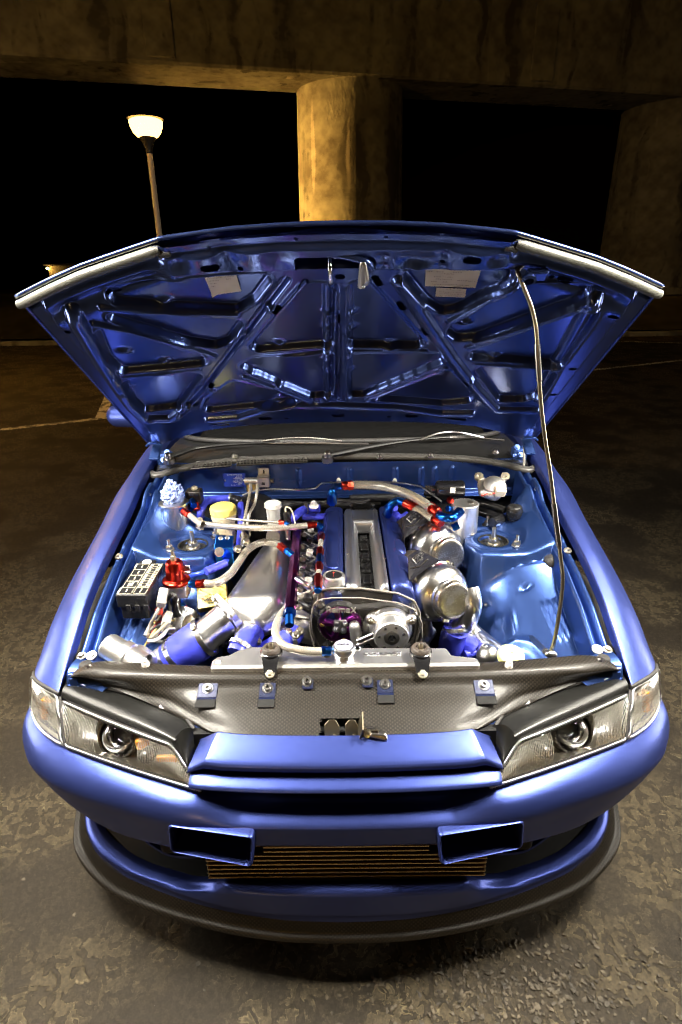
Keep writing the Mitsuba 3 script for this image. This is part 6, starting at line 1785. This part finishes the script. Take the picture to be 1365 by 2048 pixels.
# aluminium breather can
c0 = A(*(0.4119,0.9163,0.905))
k = new(B + 'breather_can')
add(k, lathe([(.0001, .001), (.044, .001), (.046, -.001), (.046, -.14), (.0001, -.14)], c0, n=40), 'brushed', smooth=40, label='plain aluminium breather can')
add(k + '__plate', box(c0 + A(.018, .0, .0025), (.016, .026, .002)), 'polished')
fitting(c0 + A(-.045, -.004, -.020), c0 + A(-.062, -.01, -.015), .012, 'blue')
add(B + 'hose_fitting', lathe([(.0001, .015), (.010, .014), (.012, .008), (.012, 0)], A(*(0.3636,0.9192,0.91)), (-.3, -.3, 1), n=14), 'anodised_red')
c0 = A(*(0.5884,0.9429,0.87))
add(B + 'washer_filler', cat_(lathe([(.0001, .014), (.020, .013), (.026, .006), (.028, -.01), (.022, -.03)], c0, n=24), hull([(*(c0 + A(.0, .01, -.03)), .022), (*(c0 + A(.03, .03, -.06)), .03)])), 'black_plastic', smooth=50)
# fuse box
fb = [A(*q) for q in ((-0.639,0.6811,0.815), (-0.5545,0.6787,0.815), (-0.539,0.5112,0.805), (-0.6175,0.5132,0.805))]
ux, uy = unit(fb[1] - fb[0]), unit(fb[3] - fb[0])
wid, dep = np.linalg.norm(fb[1] - fb[0]), np.linalg.norm(fb[3] - fb[0])
nz = unit(np.cross(uy, ux))
ctr = sum(fb) / 4
Rz = nz
k = new(B + 'fuse_box')
add(k + '__lid', rbox(ctr - nz * .022, (wid + .004, dep + .004, .044), .005, nz, ux), 'black_plastic', smooth=50, label='black fuse box lid with cream printed diagram')
add(k + '__tray', rbox(ctr - nz * .064, (wid * .94, dep * .94, .045), .005, nz, ux), 'black_plastic', smooth=50)
for q in (-.3, .0, .3):
    add(k + '__catch', box(ctr + uy * (dep / 2 + .004) + ux * wid * q - nz * .042, (.014, .006, .022), .001, nz, ux), 'black_plastic')
add(k + '__bolt_tab', box(ctr - uy * (dep / 2 + .012) - nz * .006, (.05, .03, .006), .002, nz, ux), 'black_plastic')
add(k + '__bolt', bolt(ctr - uy * (dep / 2 + .010) - nz * .002, nz, .009, .008), 'white_plastic')
ms = []
uyo = unit(np.cross(nz, ux))
uyo = uyo if uyo @ uy > 0 else -uyo
at = lambda s, t: ctr + ux * (s - .5) * wid + uyo * (t - .5) * dep + nz * .0006


def bar(s0, s1, t0, t1):
    return box((at(s0, t0) + at(s1, t1)) / 2, (abs(s1 - s0) * wid, abs(t1 - t0) * dep, .0008), 0, nz, ux)


def cell(s0, s1, t0, t1, w=.011):
    h_ = w * wid / dep
    return [bar(s0, s1, t0, t0 + h_), bar(s0, s1, t1 - h_, t1), bar(s0, s0 + w, t0 + h_, t1 - h_), bar(s1 - w, s1, t0 + h_, t1 - h_)]


for i in range(5):
    t0_ = .03 + i * .19
    ms += cell(.06, .50, t0_, t0_ + .185) + [bar(.26, .30, t0_ + .05, t0_ + .13)]
    if i == 3:
        ms += [bar(.20, .24, t0_ + .05, t0_ + .15), bar(.32, .36, t0_ + .04, t0_ + .14)]
ms += [bar(.01, .06, .03, .15), bar(.01, .06, .80, .97)]
ms += cell(.56, .97, .79, .975) + [bar(.74, .78, .82, .87), bar(.74, .78, .89, .94)]
ms += cell(.56, .97, .03, .78)
for i in range(9):
    t0_ = .05 + i * .079
    ms += [bar(.58, .66, t0_, t0_ + .045), bar(.66, .83, t0_ + .062, t0_ + .070), bar(.83, .855, t0_, t0_ + .06)]
    ms += [bar(.87, .95, t0_ + .01, t0_ + .022), bar(.87, .95, t0_ + .045, t0_ + .057)]
add(k + '__print', cat_(*ms), 'print_cream', smooth=False, kind='stuff')
# connectors and looms round the fuse box
rng = np.random.default_rng(21)
add(B + 'wiring_connector', rbox(A(*(-0.5121,0.5366,0.78)), (.026, .05, .03), .005, (.3, -.5, .8)), 'grey_plastic', smooth=50)
add(B + 'wiring_connector', rbox(A(*(-0.5022,0.519,0.72)), (.022, .04, .03), .005, (.5, -.3, .7)), 'grey_plastic', smooth=50)
add(B + 'wiring_connector', rbox(A(*(-0.5254,0.5298,0.74)), (.020, .016, .02), .004), 'red_plastic', smooth=50)
looms = ([(-0.5185,0.5346,0.76),(-0.5293,0.5142,0.74),(-0.5538,0.5201,0.7),(-0.563,0.4952,0.68)], [(-0.5143,0.5399,0.76),(-0.5269,0.5352,0.72),(-0.5494,0.5199,0.69),(-0.5603,0.4999,0.67)], [(-0.495,0.4985,0.72),(-0.5189,0.4893,0.7),(-0.5429,0.485,0.68)], [(-0.499,0.5189,0.7),(-0.4992,0.4791,0.7),(-0.5144,0.446,0.7),(-0.535,0.4418,0.7)], [(-0.4802,0.5496,0.78),(-0.491,0.5777,0.73),(-0.4974,0.5659,0.7),(-0.5058,0.534,0.68)], [(-0.4889,0.5554,0.78),(-0.5104,0.5784,0.74),(-0.5051,0.5665,0.71),(-0.4962,0.5188,0.7)], [(-0.5484,0.4755,0.68),(-0.4978,0.4649,0.68),(-0.4442,0.4733,0.68),(-0.4173,0.5204,0.64)])
for i, pts in enumerate(looms):
    hose(pts, .0052, 'wiring_loom', ('grey_plastic', 'grey_plastic', 'print_cream_dull', 'grey_plastic', 'rubber', 'rubber', 'rubber')[i], n=8)
mat('print_cream_dull', (0.30, 0.27, 0.18), 0.6)
for i in range(14):
    a_ = A(*(-0.4978,0.5292,0.71)) + rng.normal(size=3) * A(.020, .02, .008)
    b_ = A(*(-0.5574,0.5045,0.66)) + rng.normal(size=3) * A(.014, .02, .008)
    hose([a_, a_ * .6 + b_ * .4 + A(0, 0, .012), b_], .0028, 'thin_wire', ('print_cream_dull', 'rubber', 'gold', 'red_plastic', 'grey_plastic')[i % 5], n=6)
ct, cuv = tube([A(*p) for p in [(-0.7496,0.5988,0.66),(-0.7065,0.6252,0.66),(-0.6554,0.6324,0.66),(-0.6096,0.6092,0.66)]], .020, n=14, uv=True, seg=50)
add(B + 'wiring_conduit', ct, 'conduit', smooth=True, uv=cuv)
for i in range(6):
    a_ = A(*(-0.5868,0.5289,0.64)) + A(.031 * i, 0, 0)
    hose([a_ + A(-.05, .03, -.02), a_, a_ + A(.05, -.01, 0), a_ + A(.11, .0, -.01)], .010 + .003 * (i % 3), 'wiring_loom', 'black_plastic', n=10)
for i, pts in enumerate(([(-0.7386,0.6428,0.6),(-0.6849,0.5807,0.6),(-0.6376,0.5619,0.6),(-0.5819,0.5658,0.6)], [(-0.7116,0.6508,0.62),(-0.6776,0.5905,0.62),(-0.6497,0.5539,0.62)], [(-0.7015,0.5966,0.58),(-0.6313,0.5696,0.58),(-0.5401,0.5678,0.58)])):
    hose(pts, .016, 'rubber_hose', 'gloss_black', n=14)
# bright oil pipe ends in the front corner
p0, p1 = A(*(-0.6219,0.3836,0.72)), A(*(-0.5677,0.3625,0.7))
add(B + 'oil_filter', lathe([(.0001, 0), (.030, 0), (.034, .006), (.034, .05), (.0385, .052), (.0385, .072), (.034, .074), (.034, .12)], p0 + A(0, -.0, .010), p1 - p0, n=36), 'brushed', smooth=35)
add(B + 'oil_filter_head', hull([(*A(*(-0.545,0.3841,0.69)), .032), (*A(*(-0.5353,0.407,0.66)), .03)], 3), 'brushed', smooth=60)
hose([(-0.6859,0.4596,0.66),(-0.6696,0.4409,0.64),(-0.6597,0.4714,0.6)], .02, 'rubber_hose', 'rubber')
# red fuel pressure regulator on its bracket
c0 = A(*(-0.4916,0.6134,0.79))
k = new(B + 'fuel_regulator')
add(k + '__body', lathe([(.038, -.004), (.040, 0), (.040, .006), (.036, .010), (.028, .012), (.0265, .030), (.0275, .034), (.0275, .042), (.0265, .045), (.025, .060), (.021, .066), (.010, .068), (.0001, .068)], c0, n=32), 'anodised_red', smooth=35, label='red anodised fuel pressure regulator')
add(k + '__adjuster', lathe([(.0001, .098), (.005, .097), (.0055, .084), (.009, .083), (.009, .068)], c0, n=6), 'zinc')
add(k + '__base', rbox(c0 + A(.004, 0, -.026), (.062, .052, .044), .008), 'cast', smooth=50)
for a_ in (0.4, 1.6, 2.9, 4.3, 5.4):
    add(k + '__screw', bolt(c0 + A(.034 * math.cos(a_), .034 * math.sin(a_), .006), (0, 0, 1), .004, .004, False, True), 'gold')
add(k + '__nipple', tube([c0 + A(.025, 0, .028), c0 + A(.046, -.004, .030)], .006, n=10, smooth=False), 'polished')
add(B + 'fuel_bracket', box(c0 + A(.030, .012, .030), (.024, .003, .030), .001), 'steel')
hose([c0 + A(.0, -.02, -.05), c0 + A(.004, -.04, -.075), c0 + A(.02, -.05, -.10)], .012, 'rubber_hose', 'gloss_black')
fitting((-0.4914,0.6082,0.72), (-0.4829,0.6124,0.7), .013, 'blue')
fitting((-0.4829,0.6124,0.7), (-0.4619,0.6159,0.68), .012, 'red')
hose([(-0.4707,0.6348,0.67),(-0.4398,0.6007,0.67),(-0.413,0.5678,0.67)], .010, 'rubber_hose', 'rubber')
add(B + 'fuel_filter', lathe([(.0001, 0), (.026, 0), (.028, .004), (.028, .085), (.024, .09), (.0001, .092)], A(*(-0.4613,0.5979,0.7)), A(-.25, -.7, -.5), n=32), 'brushed', smooth=40)
# gold ignition amplifier
gb = [A(*q) for q in ((-0.4347,0.6228,0.75), (-0.3561,0.6508,0.75), (-0.3534,0.6175,0.745), (-0.4189,0.5903,0.745))]
ctr = A(*(-0.3924,0.6233,0.725))
gx, gz = unit(A(.93, .16, .05)), unit(A(.05, -.62, .78))
k = new(B + 'ignition_amplifier')
add(k, rbox(ctr, (.088, .070, .034), .003, gz, gx), 'gold', smooth=30, label='ribbed gold ignition amplifier box')
F = frame(gz, gx)
for i in range(9):
    add(k + '__rib', box(ctr + F @ A(0, .031 - i * .0042, .0178), (.086, .0018, .0022), .0005, gz, gx), 'gold')
add(k + '__lettering', text('TwinPower', .0088, ctr + F @ A(-.034, -.014, .0172), gz, gx, .0008), 'print_black', smooth=False, kind='stuff')
add(k + '__initial', text('T', .0098, ctr + F @ A(-.0345, -.0145, .0176), gz, gx, .0008), 'red_plastic', smooth=False, kind='stuff')
add(k + '__small_lettering', text('IGNITION', .0045, ctr + F @ A(-.014, -.024, .0172), gz, gx, .0008), 'print_black', smooth=False, kind='stuff')
# blue anodised bracket on the strut tower
br = A(*(-0.383,0.7975,0.825))
add(B + 'tower_bracket', cat_(rbox(br, (.058, .055, .012), .004, (.1, -.5, .85)), rbox(br + A(.005, -.03, -.03), (.06, .012, .06), .005)), 'anodised_blue', smooth=50)
for p in [(-0.3936,0.8068,0.835),(-0.3731,0.81,0.835)]:
    add(B + 'tower_bracket__bolt', bolt(A(*p), (.1, -.5, .85), .008, .007), 'polished')
add(B + 'tower_bracket__bolt', bolt(A(*(-0.3897,0.7526,0.815)), (-.1, -.9, .4), .010, .008), 'polished')
add(B + 'hose_guide', lathe([(.010, -.006), (.016, -.004), (.016, .004), (.010, .006), (.010, -.006)], A(*(-0.4611,0.8373,0.872)), (1, -.3, 0), n=20), 'grey_plastic')
# washer bottle cap and the black cable by the wheelhouse
c0 = A(*(0.4332,0.3593,0.7))
add(B + 'washer_bottle_cap', lathe([(.0001, .006), (.026, .006), (.033, .003), (.035, -.004), (.034, -.012)], c0, (0, -.25, 1), n=36), 'lemon_cap', smooth=40, label='round lemon yellow washer bottle cap')
add(B + 'washer_bottle_cap__vent', lathe([(.0001, .0065), (.0022, .0063), (.0026, .005)], c0 + A(.002, .002, .0004), (0, -.25, 1), n=10), 'print_black')
hose([(0.4287,0.6011,0.56),(0.46,0.6298,0.58),(0.4974,0.6318,0.6),(0.5335,0.5999,0.61),(0.5508,0.551,0.62),(0.5436,0.4388,0.66),(0.5284,0.3659,0.7)], .007, 'bonnet_cable', 'rubber', 'black release cable curving round the wheelhouse')
hose([(0.542,0.5369,0.635),(0.5384,0.4457,0.665),(0.5266,0.3724,0.7)], .0085, 'bonnet_cable', 'steel')
add(B + 'rod_eye', hull([(*A(*(0.5222,0.3412,0.715)), .010), (*A(*(0.5326,0.3409,0.712)), .012)]), 'steel', smooth=50)
